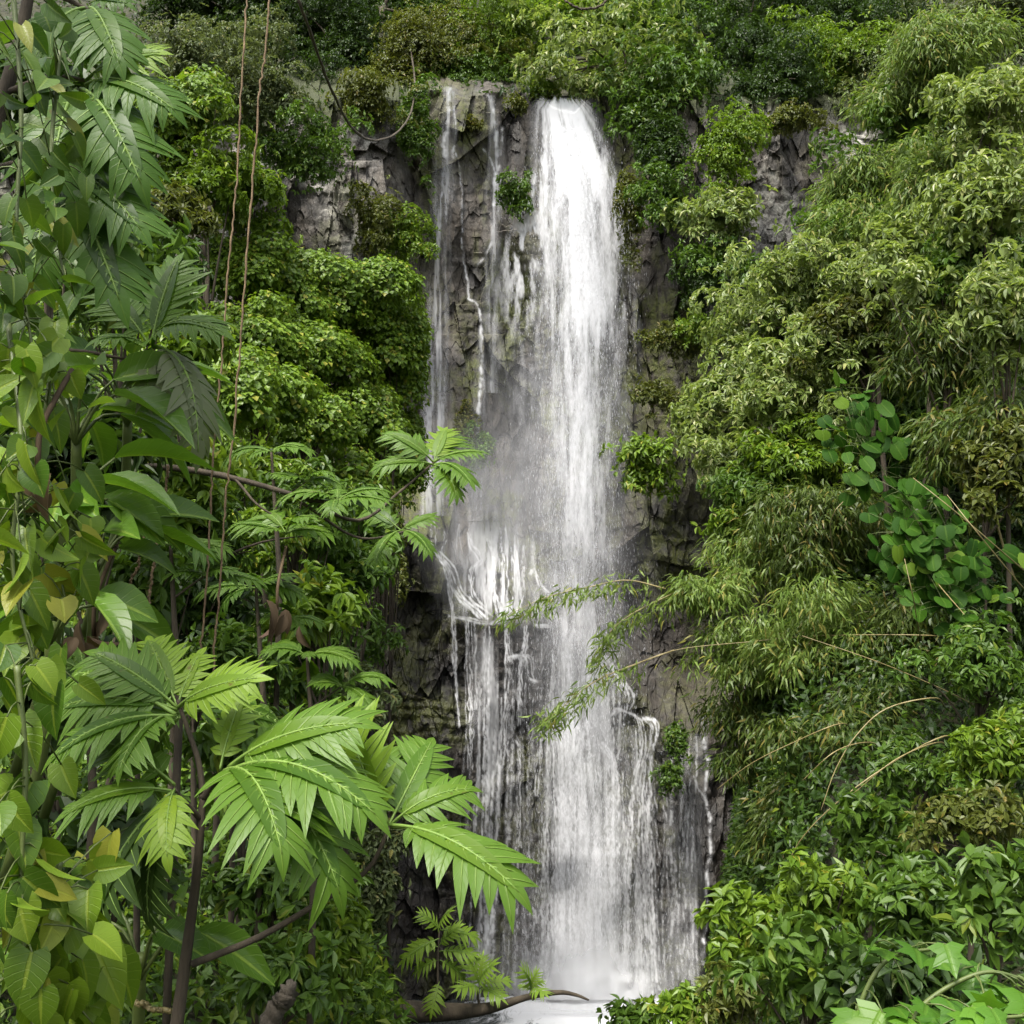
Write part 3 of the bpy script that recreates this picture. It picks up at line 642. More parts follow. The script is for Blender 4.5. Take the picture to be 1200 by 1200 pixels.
def plant(kind, mat, px, py, w, h, Y, label, name='shrub', cat='shrub', group=None, scale=1.0, cover=1.0, seed=None, depth=.8, trunk=None, rooted='auto', bark='bark', lean=0.0):
    """a tree or shrub seen at (px, py), w by h picture points in size, Y metres away"""
    seed = seed if seed is not None else int(px * 7 + py * 13)
    c = Wp(px, py, Y); k = Y / FOC / (CP - (600 - py) / FOC * SP)
    r = np.array([w / 2 * k, min(w, h) / 2 * k * depth, h / 2 * k]) * (1.12 if px < 700 or Y > 30 else 1.12)
    if kind == 'vine': r = r * np.array([1.28, 1.3, 1.28])
    if kind == 'rose': r = r * 1.14
    if rooted == 'cliff':          # rooted in a crack of the rock behind it
        base = Wp(px, py + h * .25, float(cliff_smooth(px, py + h * .25)) + .2)
    elif rooted == 'hill':
        base = Wp(px, py + h * .5, float(hill_depth(px, min(py + h * .5, 100))))
    else:
        yb = c[1] + r[1] * .85 + .1; base = np.array([c[0] + lean, yb, ground_at(c[0] + lean, yb) - .05])
        if base[2] > c[2] - r[2] * .3:      # on a steep bank: rooted back and below
            base = np.array([c[0], c[1] + r[1], c[2] - r[2] * 1.05])
    e = empty(name, base)
    tag(e, label, cat, group)
    mb = MB()
    lc, lr = crown(mb, c, r, kind, seed, scale, cover)
    mb.build('crown' if name.endswith('tree') else 'foliage', M[mat], e, smooth=False, origin=base)
    g = np.random.default_rng(seed + 1)
    mb = MB(); R0 = trunk or max(.02, .035 * r[0] + .015)
    mid = base * .4 + c * .6 + g.normal(size=3) * .12 * r[0]
    tp = smooth_line([base, mid, c + UP * r[2] * .25], 12)
    mb.tube(tp, np.linspace(R0, R0 * .35, 12), 7)
    for i in np.argsort(-lr[:, 0])[:12]:
        a = tp[g.integers(6, 11)]
        ln_ = smooth_line([a, (a + lc[i]) / 2 + UP * .08 * r[2] + g.normal(size=3) * .05 * r[0], lc[i]], 7)
        mb.tube(ln_, np.linspace(R0 * .5, R0 * .12, 7), 5)
    mb.build('trunk' if name.endswith('tree') else 'stem', M[bark], e, origin=base)
    return e
# ------------------------------------------------------------------ trees along the top, on the slope above the cliff
G1 = 'trees on the slope above the cliff'
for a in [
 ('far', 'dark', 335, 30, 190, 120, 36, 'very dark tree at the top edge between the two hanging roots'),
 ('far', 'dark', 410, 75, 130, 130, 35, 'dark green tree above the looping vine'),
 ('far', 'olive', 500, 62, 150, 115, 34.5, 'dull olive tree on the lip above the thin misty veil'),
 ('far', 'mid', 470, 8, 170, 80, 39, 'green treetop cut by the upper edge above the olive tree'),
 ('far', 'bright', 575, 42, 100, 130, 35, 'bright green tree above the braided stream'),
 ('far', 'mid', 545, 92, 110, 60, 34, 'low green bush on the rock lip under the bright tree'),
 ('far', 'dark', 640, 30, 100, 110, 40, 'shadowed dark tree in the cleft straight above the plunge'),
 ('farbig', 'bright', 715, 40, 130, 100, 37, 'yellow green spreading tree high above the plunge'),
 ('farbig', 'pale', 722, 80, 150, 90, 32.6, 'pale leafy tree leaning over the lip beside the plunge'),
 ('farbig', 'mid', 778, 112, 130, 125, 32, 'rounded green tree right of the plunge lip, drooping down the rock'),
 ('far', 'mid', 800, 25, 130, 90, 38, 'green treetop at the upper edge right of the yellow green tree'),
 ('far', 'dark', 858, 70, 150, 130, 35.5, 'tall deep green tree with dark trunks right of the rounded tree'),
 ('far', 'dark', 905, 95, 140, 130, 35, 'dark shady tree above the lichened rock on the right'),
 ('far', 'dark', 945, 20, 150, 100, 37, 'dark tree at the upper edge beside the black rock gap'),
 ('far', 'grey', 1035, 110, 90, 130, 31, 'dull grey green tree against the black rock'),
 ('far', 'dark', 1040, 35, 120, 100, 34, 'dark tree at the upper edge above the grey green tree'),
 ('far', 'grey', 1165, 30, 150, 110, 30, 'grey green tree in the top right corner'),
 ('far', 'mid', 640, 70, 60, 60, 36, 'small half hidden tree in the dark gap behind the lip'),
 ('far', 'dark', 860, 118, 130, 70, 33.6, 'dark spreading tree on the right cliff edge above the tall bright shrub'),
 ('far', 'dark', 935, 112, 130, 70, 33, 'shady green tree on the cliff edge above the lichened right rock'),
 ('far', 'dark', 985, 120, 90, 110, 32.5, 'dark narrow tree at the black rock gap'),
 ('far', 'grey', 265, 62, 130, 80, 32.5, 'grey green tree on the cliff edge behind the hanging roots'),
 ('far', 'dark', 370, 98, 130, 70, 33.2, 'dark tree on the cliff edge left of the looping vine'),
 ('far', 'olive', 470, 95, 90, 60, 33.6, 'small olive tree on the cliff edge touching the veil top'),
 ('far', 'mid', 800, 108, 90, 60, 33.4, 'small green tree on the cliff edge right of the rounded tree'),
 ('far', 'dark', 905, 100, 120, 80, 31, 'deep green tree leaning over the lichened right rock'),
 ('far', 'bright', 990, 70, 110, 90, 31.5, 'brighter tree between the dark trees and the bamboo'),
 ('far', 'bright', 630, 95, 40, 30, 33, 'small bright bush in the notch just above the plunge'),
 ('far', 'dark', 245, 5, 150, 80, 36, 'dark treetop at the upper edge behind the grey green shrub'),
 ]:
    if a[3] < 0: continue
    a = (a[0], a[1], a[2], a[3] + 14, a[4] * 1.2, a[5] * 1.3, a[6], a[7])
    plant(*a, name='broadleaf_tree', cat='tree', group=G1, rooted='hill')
# ------------------------------------------------------------------ shrubs rooted in the cliff face
G2 = 'shrubs growing on the cliff'
for a in [
 ('far', 'grey', 228, 80, 110, 130, 27, 'grey green shrub high on the upper left cliff'),
 ('far', 'grey', 300, 125, 130, 100, 27.5, 'pale grey shrub on the cliff crossed by the hanging roots'),
 ('far', 'mid', 350, 182, 120, 100, 28, 'dense blue green shrub hanging over the lichened left rock'),
 ('far', 'olive', 428, 120, 90, 80, 30, 'olive shrub inside the loop of the curved vine'),
 ('far', 'mid', 487, 165, 50, 120, 30.6, 'narrow green shrub hanging beside the thin misty veil'),
 ('far', 'olive', 440, 262, 62, 90, 29.3, 'upright olive shrub on the pale rock left of the veil'),
 ('far', 'bright', 476, 282, 66, 80, 29.5, 'yellow green shrub nearest the left side of the veil'),
 ('far', 'bright', 462, 330, 40, 50, 29.2, 'little bright shrub under the yellow green one'),
 ('far', 'olive', 452, 372, 44, 50, 29, 'small mossy bush above the vine draped mound'),
 ('far', 'mid', 606, 235, 40, 70, 31, 'mossy green tuft on the rock between the braided stream and plunge'),
 ('far', 'olive', 608, 125, 20, 30, 31.8, 'tiny bush on the lip just left of the plunge'),
 ('far', 'moss', 553, 148, 22, 18, 31.4, 'small yellow moss cushion high between the thin streams'),
 ('far', 'olive', 738, 265, 34, 150, 30.4, 'long hanging strip of greenery along the right side of the plunge'),
 ('far', 'dark', 770, 190, 70, 120, 30.2, 'dark hanging shrub below the rounded tree'),
 ('far', 'mid', 785, 245, 80, 90, 29.6, 'green shrub on the rock right of the hanging strip'),
 ('far', 'bright', 862, 190, 80, 140, 29, 'tall bright shrub standing on the right cliff'),
 ('farbig', 'pale', 850, 262, 110, 70, 28.6, 'pale topped shrub below the tall bright shrub'),
 ('far', 'mid', 845, 312, 90, 80, 28.6, 'green shrub drooping under the pale topped one'),
 ('far', 'dark', 815, 345, 60, 70, 29.2, 'dark shrub in the rock cleft under the drooping one'),
 ('far', 'olive', 925, 145, 90, 40, 29.5, 'low fringe of greenery on top of the lichened right rock'),
 ('far', 'olive', 785, 400, 70, 44, 29.2, 'mossy bush on the purple rock right of the plunge'),
 ('far', 'bright', 815, 395, 50, 40, 28.8, 'small fresh green bush beside the mossy one'),
 ('farbig', 'bright', 755, 552, 80, 90, 29, 'fresh green shrub hugging the right side of the plunge at mid height'),
 ('far', 'olive', 765, 470, 60, 50, 29.4, 'patch of dull bush above the fresh green shrub'),
 ('far', 'moss', 548, 500, 18, 60, 30.9, 'slim mossy strip between the two thin streams at mid height'),
 ('far', 'mid', 560, 530, 34, 60, 30.6, 'mossy green patch under the crooked trickle'),
 ('far', 'olive', 462, 690, 40, 90, 28.6, 'olive bush on the dark rock left of the ledge cascade'),
 ('far', 'mid', 792, 880, 26, 70, 28.4, 'small green tuft beside the stepped trickle'),
 ('far', 'mid', 782, 920, 22, 50, 28.2, 'lower green tuft on the wet rock beside the stepped trickle'),
 ]:
    plant(*a, name='cliff_shrub', cat='shrub', group=G2, rooted='cliff')
# ------------------------------------------------------------------ left bank
G3 = 'shrubs covering the bank on the left'
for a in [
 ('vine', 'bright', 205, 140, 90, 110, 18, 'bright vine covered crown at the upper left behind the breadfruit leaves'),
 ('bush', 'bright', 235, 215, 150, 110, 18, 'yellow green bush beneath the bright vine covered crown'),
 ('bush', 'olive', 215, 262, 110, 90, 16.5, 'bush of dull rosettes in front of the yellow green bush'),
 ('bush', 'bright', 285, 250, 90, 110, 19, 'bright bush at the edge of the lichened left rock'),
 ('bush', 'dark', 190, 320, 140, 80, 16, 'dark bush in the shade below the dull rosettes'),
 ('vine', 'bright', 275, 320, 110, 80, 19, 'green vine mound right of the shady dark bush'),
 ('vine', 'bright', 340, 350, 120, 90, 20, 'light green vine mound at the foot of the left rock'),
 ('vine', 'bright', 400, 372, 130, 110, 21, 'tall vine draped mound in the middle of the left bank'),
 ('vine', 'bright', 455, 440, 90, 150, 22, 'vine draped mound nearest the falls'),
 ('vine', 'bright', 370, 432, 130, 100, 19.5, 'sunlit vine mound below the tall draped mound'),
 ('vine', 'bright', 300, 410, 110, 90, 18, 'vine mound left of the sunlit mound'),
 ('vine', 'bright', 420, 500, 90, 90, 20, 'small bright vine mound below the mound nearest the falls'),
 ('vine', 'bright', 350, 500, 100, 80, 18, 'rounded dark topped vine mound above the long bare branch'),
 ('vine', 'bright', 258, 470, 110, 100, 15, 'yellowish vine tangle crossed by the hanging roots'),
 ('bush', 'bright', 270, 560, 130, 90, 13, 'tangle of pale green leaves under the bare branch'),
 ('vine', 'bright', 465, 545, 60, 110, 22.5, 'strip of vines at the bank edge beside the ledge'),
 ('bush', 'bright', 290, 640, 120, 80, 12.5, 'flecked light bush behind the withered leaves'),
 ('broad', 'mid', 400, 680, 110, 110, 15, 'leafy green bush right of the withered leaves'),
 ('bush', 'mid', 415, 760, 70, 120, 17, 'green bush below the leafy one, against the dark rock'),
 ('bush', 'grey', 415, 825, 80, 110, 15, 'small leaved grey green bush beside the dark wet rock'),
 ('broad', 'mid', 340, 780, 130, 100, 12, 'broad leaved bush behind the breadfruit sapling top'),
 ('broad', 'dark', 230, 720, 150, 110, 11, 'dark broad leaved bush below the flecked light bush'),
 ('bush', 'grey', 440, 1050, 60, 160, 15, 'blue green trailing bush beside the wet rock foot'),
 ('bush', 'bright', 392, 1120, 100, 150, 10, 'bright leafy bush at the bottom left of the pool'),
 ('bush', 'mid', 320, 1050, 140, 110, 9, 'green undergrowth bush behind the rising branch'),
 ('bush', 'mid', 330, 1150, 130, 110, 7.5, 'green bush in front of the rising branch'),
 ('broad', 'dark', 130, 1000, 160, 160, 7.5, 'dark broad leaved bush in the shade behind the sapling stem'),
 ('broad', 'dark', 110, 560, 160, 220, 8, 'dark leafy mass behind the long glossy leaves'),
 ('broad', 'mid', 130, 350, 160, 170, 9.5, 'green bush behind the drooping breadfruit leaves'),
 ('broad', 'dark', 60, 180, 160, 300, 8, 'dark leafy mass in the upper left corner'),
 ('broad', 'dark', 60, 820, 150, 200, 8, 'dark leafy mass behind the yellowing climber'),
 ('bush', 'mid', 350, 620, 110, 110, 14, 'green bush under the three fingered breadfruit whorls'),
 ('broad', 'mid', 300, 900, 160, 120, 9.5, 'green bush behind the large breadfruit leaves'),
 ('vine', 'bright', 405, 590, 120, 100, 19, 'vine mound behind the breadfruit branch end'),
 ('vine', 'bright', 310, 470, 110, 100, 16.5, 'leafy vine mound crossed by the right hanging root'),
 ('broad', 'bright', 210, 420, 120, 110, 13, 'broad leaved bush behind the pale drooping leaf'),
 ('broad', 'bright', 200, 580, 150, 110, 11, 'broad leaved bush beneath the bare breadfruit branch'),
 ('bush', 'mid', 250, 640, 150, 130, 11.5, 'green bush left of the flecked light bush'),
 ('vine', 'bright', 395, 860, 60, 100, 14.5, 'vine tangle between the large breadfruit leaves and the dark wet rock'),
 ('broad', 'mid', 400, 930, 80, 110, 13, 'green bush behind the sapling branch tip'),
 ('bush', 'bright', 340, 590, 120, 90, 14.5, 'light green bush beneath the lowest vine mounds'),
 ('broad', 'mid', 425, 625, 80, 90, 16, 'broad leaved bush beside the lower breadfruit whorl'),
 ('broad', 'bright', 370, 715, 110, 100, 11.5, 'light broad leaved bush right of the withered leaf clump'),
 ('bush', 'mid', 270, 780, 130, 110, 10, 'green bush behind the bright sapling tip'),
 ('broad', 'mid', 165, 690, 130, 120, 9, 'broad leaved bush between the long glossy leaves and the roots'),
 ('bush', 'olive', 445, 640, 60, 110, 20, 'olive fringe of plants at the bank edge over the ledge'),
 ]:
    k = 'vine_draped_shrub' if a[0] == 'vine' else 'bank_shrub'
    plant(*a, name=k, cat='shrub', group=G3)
# ------------------------------------------------------------------ right bank
G4 = 'trees covering the bank on the right'
for a in [
 ('rose', 'pale', 1150, 150, 130, 130, 17, 'pale rosette tree at the upper right edge'),
 ('rose', 'pale', 1160, 250, 130, 120, 15, 'pale rosette tree below the upper right one, touching the frame'),
 ('rose', 'mid', 1130, 330, 150, 110, 15.5, 'green rosette tree in the half shade at the right'),
 ('rose', 'pale', 1075, 300, 110, 90, 17, 'pale rosette crown beside the hanging bamboo'),
 ('rose', 'pale', 960, 330, 150, 100, 19.5, 'light rosette crown under the bamboo spray'),
 ('rose', 'pale', 905, 395, 150, 130, 20.5, 'light rosette crown nearest the cliff on the right'),
 ('rose', 'pale', 872, 470, 130, 110, 20, 'pale flowering rosette crown overhanging the falls side'),
 ('rose', 'pale', 930, 470, 140, 120, 18.5, 'pale rosette crown left of the dark round leaved hollow'),
 ('rose', 'pale', 868, 550, 130, 100, 19.5, 'rosette crown under the pale flowering one'),
 ('rose', 'mid', 905, 585, 130, 100, 18.5, 'shaded rosette crown below the middle of the right bank'),
 ('rose', 'olive', 1010, 390, 120, 90, 18, 'olive rosette crown above the dark hollow'),
 ('rose', 'pale', 1180, 400, 100, 130, 13.5, 'pale rosette crown at the right frame edge'),
 ('rose', 'pale', 985, 415, 120, 100, 18.2, 'pale rosette crown just above the dark round leaved hollow'),
 ('rose', 'pale', 1045, 335, 120, 90, 17.6, 'pale rosette crown between the olive crown and the upper rosette trees'),
 ('rose', 'bright', 930, 540, 120, 100, 18.2, 'fresh green rosette crown beside the dark round leaved hollow'),
 ('rose', 'pale', 1110, 360, 120, 100, 15.2, 'pale rosette crown above the brownish bamboo thicket'),
 ('rose', 'pale', 820, 500, 80, 80, 20.5, 'small pale rosette crown closest to the plunge'),
 ('rose', 'bright', 880, 620, 110, 70, 18.6, 'light green rosette crown above the olive bamboo'),
 ('rose', 'mid', 1000, 480, 130, 120, 19.5, 'dark crown behind the round leaved hollow'),
 ]:
    plant(*a, name='rosette_tree', cat='tree', group=G4, lean=2.6 if a[2] < 890 else 1.2 if a[2] < 950 else 0)
G5 = 'bamboo on the bank on the right'
def bamboo(mat, px, py, w, h, Y, label, canes=(), **k):
    k.setdefault('lean', 1.0)
    e = plant('bamboo', mat, px, py, w, h, Y, label, name='bamboo_clump', cat='bamboo', group=G5, bark='cane', trunk=.025, **k)
    b = np.array(e.location)
    for ln_ in canes:
        mb = MB(); dy_ = .5 if ln_[0][0] > 1090 and ln_[-1][0] < 740 else 2.6
        m_ = len(ln_) - 1; pts = smooth_line([Wp(ln_[0][0] + 12, ln_[0][1] + 10, ln_[0][2] + 1.5)] + [Wp(q[0], q[1], q[2] - dy_ * min(1, .55 + k_ / m_)) for k_, q in enumerate(ln_)], 28)
        mb.tube(pts, np.linspace(.010, .004, 28), 6)
        mb.build('cane', M['cane'], e, origin=b)
    return e
bamboo('bamboo', 1105, 75, 110, 120, 19, 'bright bamboo spray near the top right corner')
bamboo('bamboo', 1055, 130, 100, 100, 20, 'light bamboo spray below the bright one')
bamboo('bamboo', 1020, 225, 150, 120, 20, 'feathery bamboo hanging in front of the black rock')
bamboo('bamboo', 1010, 270, 110, 60, 19.5, 'yellowing bamboo under the feathery one')
bamboo('bamboo', 1090, 215, 90, 130, 18, 'blue green bamboo curtain left of the pale rosette trees')
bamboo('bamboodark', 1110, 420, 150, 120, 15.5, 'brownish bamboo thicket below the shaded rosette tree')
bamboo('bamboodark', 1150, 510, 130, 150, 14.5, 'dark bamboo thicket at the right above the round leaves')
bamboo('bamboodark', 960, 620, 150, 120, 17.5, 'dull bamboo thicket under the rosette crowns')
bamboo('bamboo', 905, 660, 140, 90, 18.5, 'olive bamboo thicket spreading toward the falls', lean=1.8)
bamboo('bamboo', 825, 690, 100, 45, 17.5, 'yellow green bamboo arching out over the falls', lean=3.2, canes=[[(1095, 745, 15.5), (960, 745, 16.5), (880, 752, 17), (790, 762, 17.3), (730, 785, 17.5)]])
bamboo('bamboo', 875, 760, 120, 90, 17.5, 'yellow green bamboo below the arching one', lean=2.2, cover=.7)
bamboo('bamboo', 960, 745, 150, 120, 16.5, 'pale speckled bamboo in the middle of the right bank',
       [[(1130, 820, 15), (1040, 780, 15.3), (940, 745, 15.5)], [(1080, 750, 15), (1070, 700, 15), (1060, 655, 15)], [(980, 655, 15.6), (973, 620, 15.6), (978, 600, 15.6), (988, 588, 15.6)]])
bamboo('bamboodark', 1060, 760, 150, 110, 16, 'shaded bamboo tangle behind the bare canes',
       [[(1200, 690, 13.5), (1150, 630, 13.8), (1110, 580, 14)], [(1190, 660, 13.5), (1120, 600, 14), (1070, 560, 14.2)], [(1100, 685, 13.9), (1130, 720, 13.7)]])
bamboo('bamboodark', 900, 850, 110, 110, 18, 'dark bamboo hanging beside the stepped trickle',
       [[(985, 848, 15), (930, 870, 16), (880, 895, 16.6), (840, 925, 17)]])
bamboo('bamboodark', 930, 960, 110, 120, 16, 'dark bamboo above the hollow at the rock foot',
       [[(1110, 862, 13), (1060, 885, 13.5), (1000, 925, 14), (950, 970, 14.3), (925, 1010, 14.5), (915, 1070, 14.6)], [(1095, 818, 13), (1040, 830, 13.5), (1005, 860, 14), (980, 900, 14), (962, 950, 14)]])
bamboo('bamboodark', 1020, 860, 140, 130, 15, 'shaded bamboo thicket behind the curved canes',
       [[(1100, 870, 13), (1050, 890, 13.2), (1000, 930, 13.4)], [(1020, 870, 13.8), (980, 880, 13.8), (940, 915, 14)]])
# spray of bamboo reaching in front of the water
for lab, ln_, w0 in (('slender bamboo spray drooping in front of the ledge cascade', [(780, 690, 17), (735, 680, 17), (690, 688, 17), (640, 700, 17), (592, 722, 17)], 26),
                     ('bamboo spray sloping across the white lower curtain', [(790, 762, 17.3), (735, 782, 17.3), (695, 800, 17.2), (660, 828, 17.1), (638, 845, 17)], 30),
                     ('short drooping bamboo twig at the edge of the plunge', [(800, 690, 17.6), (740, 720, 17.4), (712, 745, 17.4), (700, 775, 17.4)], 36)):
    pts = smooth_line([Wp(*q) for q in ln_], 30); e = empty('bamboo_branch', pts[0]); tag(e, lab, 'bamboo', G5)
    mb = MB(); mb.tube(pts, np.linspace(.014, .004, 30), 5); mb.build('stem', M['cane'], e, origin=pts[0])
    g = np.random.default_rng(len(lab)); n = 380
    t = g.random(n) ** .7 if 'twig' not in lab else g.random(n); i = (4 + t * 25.9).astype(int)
    P = pts[i] + g.normal(size=(n, 3)) * [.10, .18, .09] - UP * .05
    D = norm(g.normal(size=(n, 3)) * [.6, .5, .3] - UP * .75 + np.array([-.35, 0, 0]))
    mb = MB(); put_leaves(mb, T_LANCE, P, D, norm(UP * .4 + g.normal(size=(n, 3)) * .6), g.uniform(.13, .25, n), g.uniform(.022, .036, n))
    mb.build('foliage', M['bamboo'], e, smooth=False, origin=pts[0])
G6 = 'bushes at the lower right'
for a in [
 ('bush', 'mid', 1150, 790, 110, 130, 12, 'fresh feathery bush under the round leaved climber'),
 ('bush', 'bright', 1170, 900, 120, 130, 10.5, 'bright small leaved bush at the right edge'),
 ('bush', 'mid', 1090, 930, 120, 110, 12, 'green bush left of the bright small leaved one'),
 ('bush', 'olive', 1130, 965, 130, 70, 9.5, 'reddish tipped bush above the leafy thicket'),
 ('broad', 'mid', 1035, 985, 110, 100, 11, 'green bush behind the ginger like shoots'),
 ('broad', 'mid', 1060, 1060, 150, 110, 8.5, 'broad leaved thicket in the lower right'),
 ('broad', 'bright', 970, 1060, 130, 90, 9, 'bright broad leaved bush right of the rock hollow'),
 ('broad', 'bright', 880, 1105, 100, 110, 9.5, 'bright bush leaning over the pool edge on the right'),
 ('broad', 'mid', 950, 1140, 150, 120, 7.5, 'green leafy bush at the lower edge behind the lobed leaves'),
 ('bush', 'bright', 800, 1185, 110, 50, 11, 'low bright bush at the bottom edge below the falls'),
 ('bush', 'mid', 740, 1195, 80, 40, 12, 'small green bush at the bottom edge beside the foam'),
 ('broad', 'mid', 1160, 1050, 140, 130, 7, 'dense leafy bush at the right edge above the lobed leaves'),
 ('broad', 'dark', 1060, 1170, 200, 110, 6, 'dark bush beneath the pale lobed leaves'),
 ('bush', 'olive', 860, 1175, 90, 60, 9, 'yellowish bush low beside the bright leaning bush'),
 ]:
    plant(*a, name='bank_bush', cat='bush', group=G6, scale=.72 if a[6] < 9.6 else .9)
G7 = 'deeper bushes within the right bank'
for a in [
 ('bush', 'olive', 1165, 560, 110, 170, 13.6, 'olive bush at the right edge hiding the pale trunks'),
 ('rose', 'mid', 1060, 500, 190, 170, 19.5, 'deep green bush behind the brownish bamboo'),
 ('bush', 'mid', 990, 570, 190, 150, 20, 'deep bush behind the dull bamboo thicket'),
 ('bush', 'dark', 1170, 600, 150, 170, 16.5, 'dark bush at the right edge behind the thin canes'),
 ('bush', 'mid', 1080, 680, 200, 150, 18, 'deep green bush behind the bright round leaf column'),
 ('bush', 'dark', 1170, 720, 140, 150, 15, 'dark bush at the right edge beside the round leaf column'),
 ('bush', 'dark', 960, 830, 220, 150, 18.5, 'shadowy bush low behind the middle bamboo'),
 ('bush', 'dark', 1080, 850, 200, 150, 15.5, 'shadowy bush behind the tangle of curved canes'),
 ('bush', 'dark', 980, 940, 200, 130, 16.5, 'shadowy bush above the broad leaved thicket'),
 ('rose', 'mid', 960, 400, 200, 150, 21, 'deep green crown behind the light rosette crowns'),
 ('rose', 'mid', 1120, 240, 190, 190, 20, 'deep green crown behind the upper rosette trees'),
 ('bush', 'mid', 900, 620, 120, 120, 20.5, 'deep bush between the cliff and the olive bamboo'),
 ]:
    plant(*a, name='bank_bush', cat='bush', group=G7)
# ------------------------------------------------------------------ low cover on the banks (beyond counting)
def cover(name, label, n, xlo, xhi, ylo, yhi, mats, seed, L=.16, W=.085):
    g = np.random.default_rng(seed)
    for mname, share, T in mats:
        m = int(n * share * 3)
        x = g.uniform(xlo, xhi, m); y = g.uniform(ylo, yhi, m)
        e = .15
        nx = -(ground_z(x + e, y) - ground_z(x - e, y)) / (2 * e); ny = -(ground_z(x, y + e) - ground_z(x, y - e)) / (2 * e)
        st = np.sqrt(1 + nx ** 2 + ny ** 2); keep = g.random(m) < st / 5
        x, y, nx, ny, st = (q[keep][:int(n * share)] for q in (x, y, nx, ny, st)); m = len(x)
        z = ground_z(x, y)
        nr = norm(np.stack([nx, ny, np.ones(m)], -1))
        ok = z > POOL_Z + .25
        P = np.stack([x, y, z], -1)[ok] + nr[ok] * g.uniform(.02, .5, (ok.sum(), 1)); nr = nr[ok]; k = len(P)
        d = norm(g.normal(size=(k, 3)) + nr * .4 - UP * .5)
        mb = MB(); put_leaves(mb, T, P, d, norm(nr + UP * .6 + g.normal(size=(k, 3)) * .3), L * g.uniform(.5, 1.4, k), W * g.uniform(.5, 1.4, k))
        tag(mb.build(name, M[mname], None, smooth=False), label + ' of ' + M[mname].name + 's', 'ground cover', kind='stuff')
cover('ground_cover', 'low carpet on the left bank', 150000, -12, 0, 5, 28, [('mid', .5, T_FAR), ('bright', .3, T_FAR), ('dark', .2, T_FAR)], 5)
cover('ground_cover', 'low carpet on the right bank', 130000, .8, 12, 5, 28, [('mid', .25, T_FAR), ('dark', .75, T_FAR)], 6)  # mostly dark leaves, their colour standing in for shade in the lower hollows
# low cover on the slope above the cliff
g = np.random.default_rng(12); m = 16000
hpx = g.uniform(-100, 1300, m); hpy = g.uniform(-60, 112, m)
P = Wp(hpx, hpy, hill_depth(hpx, hpy) - g.uniform(-.2, 1.6, m))
mb = MB(); put_leaves(mb, T_FAR, P, norm(g.normal(size=(m, 3)) - UP * .5), norm(UP + g.normal(size=(m, 3)) * .4 - [0, .5, 0]), g.uniform(.15, .35, m), g.uniform(.08, .15, m))
tag(mb.build('ground_cover', M['dark'], None, smooth=False), 'dark low growth on the slope above the cliff', 'ground cover', kind='stuff')
